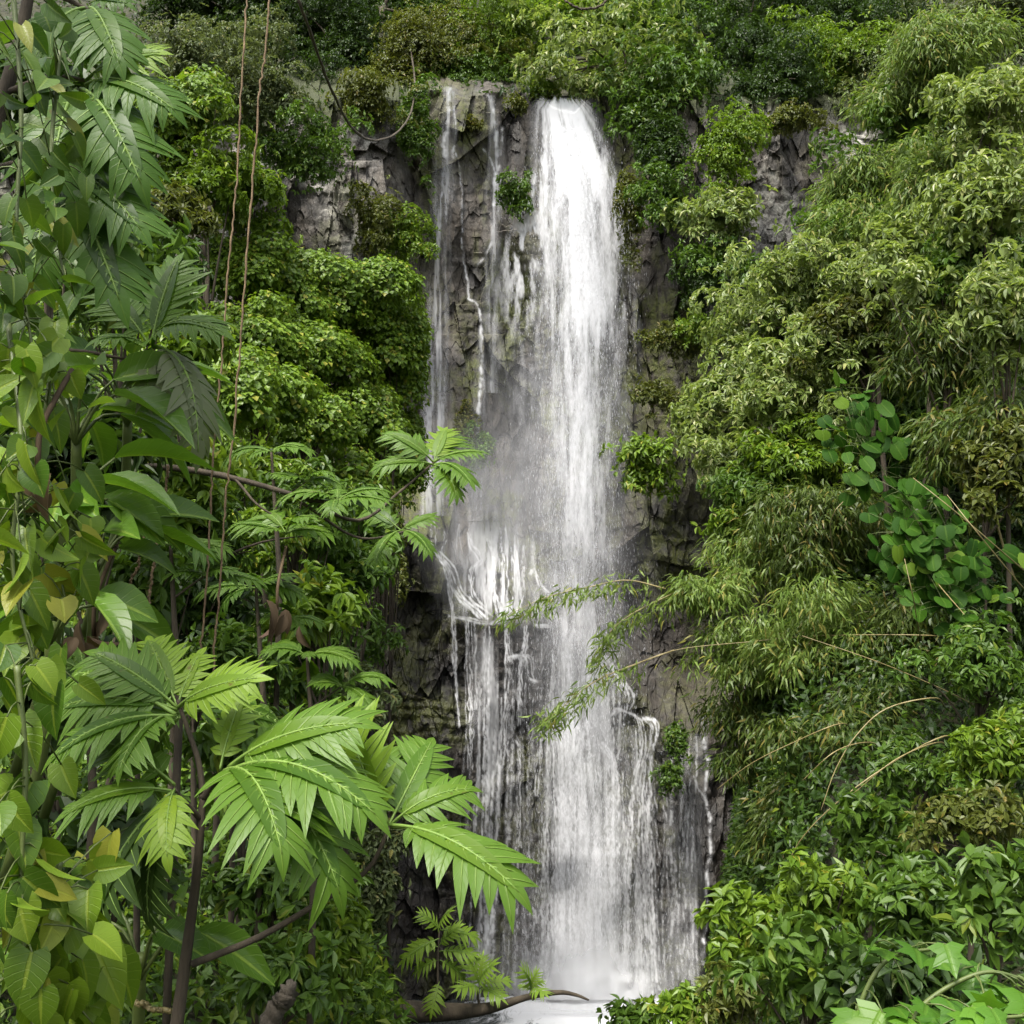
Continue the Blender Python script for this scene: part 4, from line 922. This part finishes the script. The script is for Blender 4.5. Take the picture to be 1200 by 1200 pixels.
# ================================================================== NEAR PLANTS
def bread_leaf(mb, base, tip, width, face=None, sag=.12, n=7, petiole=.16, fingers=.74, seed=0, fw=.64):
    """deeply lobed breadfruit leaf from its stalk to its tip; blade = material 0, ribs = material 1"""
    g = np.random.default_rng(seed)
    base = np.asarray(base, float); tip = np.asarray(tip, float)
    ln = np.linalg.norm(tip - base); d0 = (tip - base) / ln
    face = UP * 1.0 + np.array([0, -.45, 0]) if face is None else np.asarray(face, float)
    t = np.linspace(0, 1, 25)
    mid = base + (tip - base) * t[:, None]
    nb = norm(face - d0 * np.dot(face, d0))
    mid = mid + nb * (sag * ln * 4 * t * (1 - t))[:, None]
    T = norm(np.gradient(mid, axis=0)); Sd = norm(np.cross(T, nb)); Nn = np.cross(Sd, T)
    def at(tt):
        i = np.clip(tt * 24, 0, 23.999); k = int(i); f = i - k
        return mid[k] * (1 - f) + mid[k + 1] * f, norm(T[k]), norm(Sd[k]), norm(Nn[k])
    def env(u): return width * np.interp(u, [0, .12, .35, .6, .85, 1], [.45, .72, 1.0, .95, .6, .25])
    t0 = petiole
    # web along the midrib
    tt = np.linspace(t0, .97, 14); rows = []
    for q in tt:
        u = (q - t0) / (1 - t0); c, a, s, nn = at(q); w = env(u) * (1 - fingers) * np.interp(u, [0, .1, .9, 1], [.25, 1, 1, .2])
        rows += [c - s * w + nn * w * .18, c, c + s * w + nn * w * .18]
    i = np.arange(13)[:, None] * 3; j = np.arange(2)[None]
    q = np.stack([i + j, i + j + 1, i + j + 4, i + j + 3], -1).reshape(-1, 4)
    mb.add(np.array(rows) + nb * .002, [q], np.stack([np.tile([.2, .5, .8], 14), np.repeat(np.linspace(0, 1, 14), 3)], -1))
    # fingers
    spacing = (1 - t0) / (n + .6) * ln
    for k in range(n + 1):
        u = (k + .35) / (n + .6)
        for side in ((-1, 1) if k < n else (0,)):
            c, a, s, nn = at(t0 + (1 - t0) * min(u + (.0 if side >= 0 else .02), .93))
            ang = np.interp(u, [0, 1], [12, 52]) * np.pi / 180 + g.normal() * .10
            if side == 0: dr = a; fl = spacing * 2.0
            else:
                dr = s * side * np.cos(ang) + a * np.sin(ang); fl = env(u) / max(.55, np.cos(ang * .8)) * g.uniform(.82, 1.1)
            pr = norm(np.cross(nn, dr)); hw = spacing * fw * np.interp(u, [0, .2, 1], [.75, 1, .8])
            sg = np.linspace(0, 1, 7); prof = np.array([.80, .92, 1.0, .88, .64, .34, .02])
            dz = -.34 * fl * sg ** 2 * g.uniform(.55, 1.35)
            cc = c + dr * (fl * sg)[:, None] + nn * dz[:, None] + a * (fl * .10 * sg ** 2)[:, None]
            hwv = hw * prof
            l = cc + pr * hwv[:, None] + nn * (hwv * .13)[:, None]; r = cc - pr * hwv[:, None] + nn * (hwv * .13)[:, None]
            v = np.stack([l, cc, r], 1).reshape(-1, 3) + nb * .0012 * (k % 3)
            i = np.arange(6)[:, None] * 3; j = np.arange(2)[None]
            qq = np.stack([i + j, i + j + 3, i + j + 4, i + j + 1], -1).reshape(-1, 4)
            mb.add(v, [qq], np.stack([np.tile([0, .5, 1], 7), np.repeat(sg, 3)], -1))
            if side:
                mb.tube(cc[:6] + nn * .0035, np.linspace(.0042, .001, 6) * (ln / .6), 3, 1)
    mb.tube(mid + nb * .004, np.linspace(.0085, .002, 25) * (ln / .6), 5, 1)
    mb.tube(mid - nb * .006, np.linspace(.007, .0015, 25) * (ln / .6), 4, 1)
def bread_tree(label, trunk, branches, mat='bread', bark='bark', r0=.05, name='breadfruit_tree', group='breadfruit trees on the left bank'):
    """trunk [(px,py,Y)...]; branches: (points or None, radius, [(base, tip, width factor, sag, face)])"""
    tp = smooth_line([Wp(*q) for q in trunk], 20)
    if tp[0][2] > ground_at(tp[0][0], tp[0][1]):
        gz_ = ground_at(tp[0][0], tp[0][1])
        tp = np.vstack([[tp[0][0], tp[0][1], gz_ - .05], tp])
    e = empty(name, tp[0]); tag(e, label, 'tree', group)
    mb = MB(); mb.tube(tp, np.linspace(r0, r0 * .45, len(tp)), 9); tr = mb.build('trunk', M[bark], e, origin=tp[0])
    for pts, rr, leaves in branches:
        if pts is None: par = tr; o = None
        else:
            bp = smooth_line([Wp(*q) for q in pts], 16)
            mb = MB(); mb.tube(bp, np.linspace(rr, rr * .5, 16), 7); par = mb.build('branch', M[bark], e, origin=tp[0])
        for k, lf in enumerate(leaves):
            b, t, wf_ = lf[0], lf[1], lf[2]
            sag = lf[3] if len(lf) > 3 else .12
            face = lf[4] if len(lf) > 4 else None
            mt = lf[5] if len(lf) > 5 else mat
            b = Wp(*b); t = Wp(*t)
            mb = MB(); bread_leaf(mb, b, t, np.linalg.norm(t - b) * wf_, face, sag, seed=int(abs(t[0] * 1000)) % 9999 + k, n=8 if np.linalg.norm(t - b) > .4 else 6)
            mb.build('leaf', [M[mt], M['rib']], par, origin=tp[0])
    return e
def whorl(px, py, Y, L, n, seed, wf_=.42, tilt=.25, mats=('bread',)):
    """leaves round a branch tip; L in metres"""
    g = np.random.default_rng(seed); k = FOC / Y * (1.0); out_ = []
    for i in range(n):
        a = 2 * np.pi * (i + g.uniform(-.25, .25)) / n
        l = L * g.uniform(.75, 1.15)
        dx = np.cos(a) * l; dyy = np.sin(a) * l * .55; dz = g.uniform(-.1, .45) * l - .12 * l
        if g.random() < .3: dz -= .35 * l
        out_.append(((px, py, Y), (px + dx * k, py - dz * k, Y + dyy), wf_ * g.uniform(.85, 1.15), g.uniform(.08, .2), UP + np.array([np.cos(a) * .3, -.5, 0]), mats[int(g.integers(len(mats)))]))
    return out_
# foreground breadfruit sapling
F1 = np.array([-.1, -.75, .75]); FR = np.array([.35, -.6, .7]); FL = np.array([-.4, -.6, .7])
bread_tree('breadfruit sapling with forked brown stem in the left foreground', [(205, 1215, 4.9), (218, 1120, 4.9), (232, 1010, 4.9), (238, 930, 4.9)], [
  ([(225, 1130, 4.9), (300, 1100, 4.9), (370, 1060, 4.9), (430, 1020, 4.9), (457, 968, 4.9)], .017, [
     ((457, 968, 4.9), (608, 1046, 4.6), .34, .13, np.array([.35, -.7, .75])), ((457, 968, 4.9), (556, 925, 5.0), .42, .16, np.array([-.2, -.7, .7]), 'bread'),
     ((455, 965, 4.9), (405, 838, 5.0), .40, .05, np.array([-.5, -.8, .35]), 'breadbright'), ((455, 966, 4.9), (438, 880, 5.3), .5, .06, FL, 'bread'),
     ((452, 970, 4.9), (330, 930, 5.1), .42, .15, FL), ((455, 968, 4.9), (505, 870, 5.2), .42, .08, FR, 'bread')]),
  ([(238, 930, 4.9), (232, 890, 4.9), (215, 840, 4.9), (208, 820, 4.9)], .016, [
     ((208, 830, 4.9), (302, 795, 4.7), .38, .10, np.array([0, -.8, .6]), 'breadbright'), ((208, 830, 4.9), (110, 765, 4.9), .40, .10, F1, 'bread'),
     ((208, 828, 4.9), (175, 750, 5.1), .40, .05, F1, 'breadbright'), ((208, 828, 4.9), (235, 765, 5.1), .36, .05, F1, 'breadbright'),
     ((205, 840, 4.85), (60, 890, 4.7), .38, .14, FL, 'bread'), ((206, 838, 4.85), (85, 790, 5.2), .38, .12, FL, 'bread'), ((212, 835, 4.9), (330, 850, 5.3), .36, .12, FR, 'bread'), ((210, 840, 4.9), (180, 930, 5.1), .4, .14, F1, 'bread'),
     ((208, 832, 4.9), (70, 830, 4.9), .40, .14, F1, 'bread'), ((208, 836, 4.9), (140, 905, 4.6), .42, .16, FL, 'bread')]),
  ([(238, 935, 4.9), (252, 915, 4.85), (270, 900, 4.8)], .016, [
     ((268, 900, 4.8), (425, 848, 4.7), .40, .12, FR, 'bread'), ((268, 905, 4.8), (440, 955, 4.5), .36, .18, FR, 'bread'),
     ((265, 908, 4.8), (398, 1048, 4.5), .36, .22, np.array([.5, -.6, .6]), 'bread'), ((262, 905, 4.8), (330, 1000, 4.3), .42, .2, FR, 'bread'),
     ((258, 902, 4.8), (285, 815, 5.0), .34, .06, F1, 'breadbright'), ((268, 900, 4.8), (360, 870, 5.2), .45, .1, FR, 'bread')]),
  ([(235, 960, 4.9), (215, 938, 4.8), (205, 925, 4.75)], .014, [
     ((205, 925, 4.75), (196, 1005, 4.5), .42, .14, F1, 'breadbright'), ((203, 928, 4.75), (75, 955, 4.6), .40, .14, FL, 'bread'),
     ((203, 928, 4.75), (110, 1090, 4.6), .36, .12, FL, 'dark'), ((205, 930, 4.75), (175, 1080, 4.7), .34, .1, FL, 'dark'), ((205, 920, 4.8), (120, 870, 5.0), .4, .12, F1, 'bread')]),
 ], r0=.031)
# breadfruit tree reaching in from the left at mid height
bread_tree('breadfruit tree whose long bare branch reaches toward the ledge', [(-60, 900, 8.2), (-20, 700, 8.3), (40, 560, 8.4), (100, 545, 8.4)], [
  ([(90, 545, 8.4), (200, 548, 8.4), (280, 562, 8.4), (355, 583, 8.4), (390, 590, 8.4)], .032, whorl(395, 588, 8.4, .46, 8, 3)),
  ([(230, 553, 8.4), (270, 558, 8.4), (300, 590, 8.3), (330, 610, 8.3)], .014, whorl(335, 625, 8.2, .4, 6, 4)),
  ([(355, 583, 8.4), (420, 610, 8.8), (470, 575, 9.0), (508, 542, 9.1)], .018, [
     ((508, 542, 9.1), (522, 503, 9.3), .48, .04, F1, 'breadbright'), ((508, 542, 9.1), (566, 530, 9.0), .30, .10, np.array([0, -.5, .9]), 'bread'), ((508, 542, 9.1), (455, 508, 9.1), .42, .12, F1, 'bread'),
     ((508, 545, 9.1), (553, 568, 8.8), .36, .16, FR, 'bread'), ((508, 545, 9.1), (535, 582, 8.8), .36, .14, FR, 'bread'), ((508, 545, 9.1), (440, 548, 9.0), .36, .12, F1, 'bread'), ((508, 543, 9.1), (540, 512, 9.4), .4, .08, F1, 'bread')]),
  ([(355, 590, 8.4), (420, 630, 8.8), (480, 622, 9.0)], .014, [((470, 622, 9), (508, 605, 9), .42, .1, F1, 'bread'), ((470, 622, 9), (505, 650, 8.8), .36, .16, FR, 'bread'), ((470, 622, 9), (440, 660, 8.7), .4, .14, FL, 'bread'), ((470, 622, 9), (430, 595, 9.2), .4, .1, FL, 'bread')]),
 ], r0=.07)
# small breadfruit saplings on the left bank
for k, (lab, px, py, Y, L, n, up) in enumerate([
  ('breadfruit sapling with dusky leaves above the withered leaves', 300, 690, 8.8, .42, 8, 150),
  ('breadfruit sapling in front of the broad leaved bush', 360, 770, 8.4, .42, 8, 150),
  ('upright bright breadfruit shoot below the vine mounds', 318, 530, 10, .4, 6, 150),
  ('breadfruit sapling half hidden beneath the hanging roots', 200, 640, 7.4, .4, 7, 200),
  ('breadfruit sapling behind the foreground sapling top', 100, 790, 6.2, .45, 7, 150)]):
    bread_tree(lab, [(px + 10, py + up, Y), (px + 5, py + up / 2, Y), (px, py, Y)], [(None, 0, whorl(px, py, Y, L, n, 30 + k, mats=('bread', 'breaddark', 'bread'))), ([(px + 5, py + 60, Y), (px + 25, py + 45, Y), (px + 40, py + 35, Y)], .01, whorl(px + 42, py + 35, Y, L * .8, 6, 60 + k))], r0=.028)
# drooping leaves of the tree at the upper left
UL = np.array([.2, -.85, .45])
bread_tree('breadfruit tree with drooping lobed leaves in the upper left corner', [(-60, 420, 5.6), (-20, 200, 5.6), (20, 60, 5.6), (40, -40, 5.6)], [
  ([(5, 110, 5.6), (60, 90, 5.5), (105, 95, 5.4)], .02, [((100, 95, 5.4), (188, 62, 5.3), .42, .1, UL, 'breadbright'), ((100, 100, 5.4), (205, 130, 5.2), .40, .14, UL, 'breaddark'), ((95, 105, 5.4), (165, 215, 5.1), .34, .14, UL, 'breaddark'),
     ((90, 105, 5.4), (60, 215, 5.0), .36, .1, UL, 'breaddark'), ((95, 90, 5.4), (110, 10, 5.6), .42, .06, UL, 'breaddark'), ((88, 95, 5.4), (10, 60, 5.3), .4, .1, UL, 'breaddark')]),
  ([(-15, 200, 5.6), (30, 190, 5.5), (75, 205, 5.4)], .018, [((75, 205, 5.4), (165, 270, 5.1), .36, .14, UL, 'breaddark'), ((75, 208, 5.4), (140, 352, 5.1), .28, .1, UL, 'breaddark'), ((70, 210, 5.4), (40, 320, 5.1), .34, .12, UL, 'breaddark'), ((72, 200, 5.4), (170, 180, 5.3), .36, .14, UL, 'breaddark')]),
  ([(35, -20, 5.6), (80, 0, 5.5), (110, 15, 5.5)], .018, [((105, 10, 5.5), (140, 75, 5.2), .4, .12, UL, 'breaddark'), ((105, 5, 5.5), (150, 5, 5.4), .4, .1, UL, 'breaddark'), ((100, 10, 5.5), (40, 70, 5.2), .4, .12, UL, 'breaddark'), ((95, 5, 5.5), (60, -40, 5.4), .4, .12, UL, 'breaddark')]),
 ], r0=.06)
bread_tree('breadfruit sapling with pale drooping leaf on a bare twig at the left', [(-80, 700, 6.2), (-60, 520, 6.2), (-20, 410, 6.2), (40, 408, 6.2)], [
  ([(40, 408, 6.2), (100, 412, 6.2), (150, 420, 6.2), (178, 408, 6.2)], .014, [((178, 405, 6.2), (208, 305, 6.3), .42, .05, F1, 'bread'), ((178, 405, 6.2), (262, 390, 5.9), .30, .2, F1, 'bread'), ((178, 408, 6.2), (175, 470, 5.9), .40, .1, F1, 'grey'), ((180, 406, 6.2), (232, 530, 5.9), .24, .22, np.array([.6, -.7, .3]), 'grey'), ((175, 405, 6.2), (120, 340, 6.3), .4, .1, F1, 'bread'), ((172, 405, 6.2), (110, 400, 6.0), .36, .14, F1, 'bread')]),
 ], r0=.035)
# bright seedlings by the pool
for lab, px, py, Y, st, lv in (
  ('tall bright seedling with fingered leaves standing on the log', 515, 1150, 14, 1180, [(515, 1090, 492, 1070, .5), (515, 1090, 528, 1068, .5), (515, 1090, 560, 1100, .4), (515, 1110, 480, 1110, .45), (515, 1115, 558, 1120, .4), (515, 1125, 485, 1140, .45), (515, 1125, 545, 1148, .4), (515, 1150, 505, 1190, .4), (515, 1100, 470, 1128, .4), (515, 1108, 540, 1085, .4)]),
  ('smaller bright seedling right of the tall one on the log', 562, 1150, 14, 1178, [(562, 1155, 548, 1125, .5), (562, 1155, 580, 1130, .45), (562, 1155, 598, 1150, .4), (562, 1158, 590, 1172, .4), (562, 1158, 535, 1160, .4), (562, 1152, 566, 1118, .4)]),
  ('tiny bright seedling on the thin end of the log', 625, 1150, 14, 1172, [(622, 1160, 612, 1136, .5), (622, 1160, 630, 1138, .45), (622, 1160, 640, 1166, .4), (622, 1158, 638, 1150, .4), (622, 1160, 608, 1155, .4)])):
    a = smooth_line([Wp(px, st, Y), Wp(px - 2, (st + lv[0][1]) / 2, Y), Wp(lv[0][0], lv[0][1], Y)], 8)
    e = empty('seedling', a[0]); tag(e, lab, 'seedling', 'seedlings on the fallen log')
    mb = MB(); mb.tube(a, np.linspace(.02, .01, 8), 6); mb.build('stem', M['bark'], e, origin=a[0])
    g = np.random.default_rng(px)
    for k, q in enumerate(lv):
        mb = MB(); b = Wp(q[0], q[1], Y); t = Wp(q[2], q[3], Y + g.uniform(-.35, .1))
        bread_leaf(mb, b, t, np.linalg.norm(t - b) * q[4], UP + np.array([0, -.8, 0]), .1, seed=k, n=7, petiole=.1, fingers=.88, fw=.42)
        mb.build('leaf', [M['breadbright'], M['rib']], e, origin=a[0])
lg = smooth_line([Wp(*q) for q in [(330, 1235, 13.5), (400, 1196, 14), (450, 1186, 14), (520, 1186, 14), (570, 1182, 14), (620, 1168, 14), (655, 1163, 14), (675, 1166, 14), (690, 1172, 14)]], 50)
mb = MB(); rr = np.interp(np.linspace(0, 1, 50), [0, .25, .45, .6, 1], [.16, .15, .085, .04, .012]); mb.tube(lg, rr, 10)
tag(mb.build('fallen_log', M['bark'], None, origin=None), 'dark fallen log with a thin curved end reaching over the pool', 'log')
lg = smooth_line([Wp(*q) for q in [(296, 1245, 6.2), (318, 1195, 6.2), (334, 1168, 6.2), (346, 1152, 6.2)]], 26)
g = np.random.default_rng(44); mb = MB(); mb.tube(lg + g.normal(size=lg.shape) * .006, np.linspace(.06, .05, 26) * g.uniform(.8, 1.15, 26) * np.interp(np.arange(26), [0, 20, 23, 25], [1, 1, .7, .15]), 11)
tag(mb.build('tree_stump', M['stump'], None), 'weathered broken stump between the bushes at the lower left', 'stump')
# ------------------------------------------------------------------ leaf scatters for climbers and rosettes
def climber(name, label, cat, T, mat, stems, n, L, W, seed, facing, dirn, jit=.5, spread=(.15, .15, .12), group=None, stalk=.08):
    g = np.random.default_rng(seed)
    ls = [smooth_line([Wp(*q) for q in s], 40) for s in stems]
    e = empty(name, ls[0][0]); tag(e, label, cat, group)
    mb = MB()
    for l in ls: mb.tube(l, np.linspace(.012, .006, 40), 5)
    k = g.integers(len(ls), size=n); i = g.integers(0, 40, size=n)
    at = np.array([ls[a][b] for a, b in zip(k, i)])
    P = at + g.normal(size=(n, 3)) * np.array(spread)
    dr = norm(np.asarray(dirn, float) + g.normal(size=(n, 3)) * jit * .8); nn = norm(np.asarray(facing, float) + g.normal(size=(n, 3)) * jit)
    for a, b in zip(at, P):
        mb.tube(smooth_line([a, (a + b) / 2 + UP * stalk * .3, b], 4), .0035, 3)
    mb.build('stem', M['stalk'], e, origin=ls[0][0])
    mb = MB(); put_leaves(mb, T, P, dr, nn, L * g.uniform(.6, 1.2, n), W * g.uniform(.65, 1.15, n))
    mb.build('foliage', M[mat], e, smooth=True, origin=ls[0][0])
    return e
GH = 'heart leaved climbers along the left edge'
D_, F_ = (.25, -.1, -1), (.35, -.9, .35)
climber('climbing_vine', 'dark heart leaved climber hanging down the upper left edge', 'vine', T_HEART, 'heartdark', [[(15, -20, 4.2), (25, 130, 4.2), (20, 280, 4.2), (40, 420, 4.2)], [(70, 60, 4.8), (60, 200, 4.8), (75, 330, 4.8)]], 95, .15, .10, 1, F_, D_, .8, (.08, .16, .1), GH)
climber('climbing_vine', 'yellowing heart leaved climber at mid height of the left edge', 'vine', T_HEART, 'heart', [[(10, 380, 4.2), (25, 520, 4.0), (15, 660, 4.0), (40, 780, 4.0)], [(60, 430, 4.4), (50, 560, 4.4), (80, 720, 4.4)]], 115, .155, .115, 2, F_, D_, .75, (.09, .16, .1), GH)
climber('climbing_vine', 'fresh heart leaved climber at the lower left edge', 'vine', T_HEART, 'heart', [[(20, 780, 3.6), (30, 900, 3.6), (25, 1050, 3.6), (40, 1220, 3.6)], [(70, 1010, 3.8), (60, 1110, 3.8), (80, 1220, 3.8)]], 95, .16, .125, 3, F_, D_, .7, (.06, .14, .08), GH)
climber('climbing_vine', 'few heart leaves climbing beside the bottom left corner bush', 'vine', T_HEART, 'heart', [[(110, 1060, 4.2), (105, 1130, 4.2), (90, 1220, 4.2)]], 14, .24, .18, 4, F_, D_, .4, (.08, .1, .08), GH)
def rosette(label, px, py, Y, n, L, W, seed, mat='long', name='philodendron', up=.5, group='glossy long leaved plants on the left'):
    g = np.random.default_rng(seed); c = Wp(px, py, Y)
    e = empty(name, c); tag(e, label, 'plant', group)
    a = np.linspace(0, 2 * np.pi, n, endpoint=False) + g.normal(size=n) * .3
    el = g.uniform(-.2, .9, n) * up
    dr = norm(np.stack([np.cos(a), np.sin(a) * .8 - .15, el], -1))
    st = g.uniform(.12, .3, n)
    P = c + dr * st[:, None] + UP * (st * .5)[:, None]
    mb = MB()
    for p_ in P: mb.tube(smooth_line([c - UP * .1, (c + p_) / 2 + UP * .02, p_], 6), np.linspace(.012, .007, 6), 5)
    gz_ = ground_at(c[0], c[1])
    back = np.array([c[0] - .4, c[1] + .5, max(gz_, c[2] - 1.4)])
    mb.tube(smooth_line([back, (back + c) / 2 + np.array([.1, 0, .1]), c], 8), .03, 7)
    mb.build('stem', M['stalk'], e, origin=c)
    mb = MB(); put_leaves(mb, T_LONG, P, norm(dr - UP * .35), norm(UP * .75 + np.array([.1, -.75, 0]) + g.normal(size=(n, 3)) * .3), L * g.uniform(.75, 1.2, n), W * g.uniform(.8, 1.15, n))
    mb.build('foliage', M[mat], e, smooth=True, origin=c)
for k, q in enumerate([('long leaved glossy plant with pale upper leaves below the bare twig', 90, 500, 6.0, 13, .50, .22), ('long leaved glossy plant hanging right of the yellowing climber', 75, 600, 5.6, 12, .46, .20),
   ('long leaved glossy plant in the dark gap above the withered leaves', 110, 660, 5.8, 11, .44, .19), ('long leaved glossy plant beside the bare breadfruit branch', 150, 480, 6.6, 11, .46, .21),
   ('long leaved glossy plant low behind the lower left climber', 60, 730, 5.4, 10, .42, .19), ('striped banana like leaves low behind the sapling stem', 165, 1120, 5.2, 7, .36, .15)]):
    rosette(*q[:-1], q[-1], seed=200 + k, up=.9 if k < 4 else .5)
GR = 'round leaved climbers on the right bank'
climber('round_leaved_vine', 'round leaved climber forming a bright column on the right bank', 'vine', T_ROUND, 'round', [[(1055, 575, 13), (1080, 620, 13), (1110, 680, 12.8), (1135, 740, 12.8)], [(1090, 580, 13.2), (1120, 640, 13), (1150, 700, 12.9)], [(1050, 610, 13), (1080, 660, 12.9), (1110, 720, 12.8)]], 190, .20, .21, 11, (0, -.75, .75), (.1, -.5, -.75), .42, (.17, .22, .16), GR)
climber('round_leaved_vine', 'darker round leaved climber in the shaded hollow of the right bank', 'vine', T_ROUND, 'round', [[(985, 455, 15.3), (1000, 500, 15.2), (1025, 545, 15)], [(1020, 440, 15.4), (1010, 500, 15.2), (1040, 560, 15)]], 75, .23, .24, 12, (0, -.75, .75), (.1, -.5, -.75), .42, (.32, .25, .22), GR)
# pale lobed plant bottom right
climber('lobed_leaf_vine', 'pale green climber with large lobed leaves in the lower right corner', 'vine', T_MAPLE, 'maple', [[(985, 1240, 4.2), (1020, 1150, 4.2), (1050, 1120, 4.2), (1110, 1110, 4.1)], [(1060, 1240, 4.0), (1080, 1180, 4.0), (1150, 1140, 4.0), (1210, 1150, 4.0)], [(1100, 1250, 3.8), (1140, 1200, 3.8), (1200, 1190, 3.8)]], 52, .15, .145, 21, (0, -.5, .9), (-.1, -.7, -.35), .35, (.10, .12, .07))
# withered leaves hanging in the left bank
for lab, px, py, Y, n, L in (('clump of withered brown leaves hanging right of the roots', 325, 715, 8.0, 7, .25), ('withered brown leaves low at the left behind the sapling', 110, 745, 5.6, 8, .2), ('curled brown leaf hanging on the left edge climber', 45, 560, 4.1, 3, .18)):
    g = np.random.default_rng(px); c = Wp(px, py, Y); mb = MB()
    put_leaves(mb, T_LONG, c + g.normal(size=(n, 3)) * .06, norm(g.normal(size=(n, 3)) * .4 - UP), norm(g.normal(size=(n, 3)) + [0, -1, 0]), L * g.uniform(.6, 1.2, n), L * .4 * g.uniform(.6, 1.1, n))
    mb.tube(smooth_line([c + UP * .5 + [0, .25, 0], c + UP * .2, c], 6), .012, 5)
    tag(mb.build('withered_leaves', M['brown'], None, smooth=True), lab, 'dead leaves', 'withered leaves on the left bank')
# ------------------------------------------------------------------ hanging roots and looping vines
def rope(lab, pts, r, mat='vine', name='hanging_vine', wob=.012, seed=0):
    g = np.random.default_rng(seed); l = smooth_line([Wp(*q) for q in pts], 120)
    w = np.cumsum(g.normal(size=(120, 3)), 0) * .0022; w -= np.linspace(0, 1, 120)[:, None] * w[-1]
    l = l + w + g.normal(size=(120, 3)) * wob * .25
    mb = MB(); mb.tube(l, r * (1 + .25 * np.sin(np.arange(120) * .9) * g.random(120)), 6)
    tag(mb.build(name, M[mat], None), lab, 'vine', 'bare vines and hanging roots')
rope('long brown hanging root, the left one of the close pair', [(292, -30, 7.0), (285, 80, 7), (277, 200, 7), (264, 350, 7), (252, 500, 7), (243, 640, 7), (234, 790, 7)], .0065, seed=1)
rope('long brown hanging root, the right one of the close pair', [(318, -30, 7.2), (313, 60, 7.2), (302, 160, 7.2), (288, 330, 7.2), (274, 500, 7.2), (262, 640, 7.2), (250, 790, 7.2)], .007, seed=2)
rope('dark looping vine hanging from the top beside the olive shrub', [(340, -40, 15), (350, 0, 15), (362, 30, 15.5), (385, 95, 17), (410, 145, 19), (435, 164, 22), (465, 156, 26), (482, 130, 29), (486, 95, 31.5), (482, 60, 33)], .026, 'bark', seed=3)
rope('short brown vine curving along the top edge', [(640, -25, 11), (665, 0, 11), (690, 8, 11), (708, 3, 11), (722, -20, 11)], .013, 'bark', seed=4)
rope('short thin root hanging below the bare branch, left', [(178, 600, 6.5), (165, 650, 6.5), (150, 690, 6.5), (135, 725, 6.5)], .008, seed=5)
rope('short thin root hanging below the bare branch, right', [(196, 545, 6.6), (188, 620, 6.6), (178, 680, 6.6), (170, 730, 6.6)], .008, seed=6)
rope('pale straw stem slanting behind the sapling foot', [(140, 1160, 4.9), (170, 1175, 4.9), (200, 1185, 4.9)], .012, 'cane', seed=7)

# added canopy out of view that shades the near left plants, above the roots
e = empty('shade_canopy', (-7.5, 3.2, float(ground_z(-7.5, 3.2)))); tag(e, 'added leaf canopy above the top left corner that shades the near plants', 'tree')
mb = MB(); b0 = np.array(e.location)
mb.tube(smooth_line([b0, (-7.2, 3, 2), (-6.2, 2.8, 5), (-4, 3, 6.6)], 20), np.linspace(.34, .12, 20), 10)
for q in ([(-6.2, 2.8, 5), (-5, 4.2, 5.4), (-3.4, 5.2, 5.4)], [(-6.2, 2.8, 5), (-4.4, .8, 6), (-2.6, -.4, 6.4)], [(-5, 3, 6), (-3.2, 5.2, 6.6), (-1.2, 7, 6.6), (-.6, 9.5, 8)], [(-6.6, 2.9, 4), (-5.4, 4.6, 3.8), (-4.2, 5.6, 3.6)]):
    mb.tube(smooth_line(q, 12), np.linspace(.10, .03, 12), 7)
mb.build('trunk', M['bark'], e, origin=b0)
mb = MB()
for k, (c_, r_) in enumerate([((-4.8, 2.4, 6.2), (1.5, 1.4, .7)), ((-3.6, 4.4, 5.2), (1.2, 1.0, .6)), ((-5.4, 1.4, 5.6), (1.4, 1.8, .8)), ((-4.3, 5.7, 3.5), (.9, .6, .45))]):
    crown(mb, c_, r_, 'broad', 900 + k, 1.3, .35)
mb.build('crown', M['dark'], e, smooth=False, origin=b0)
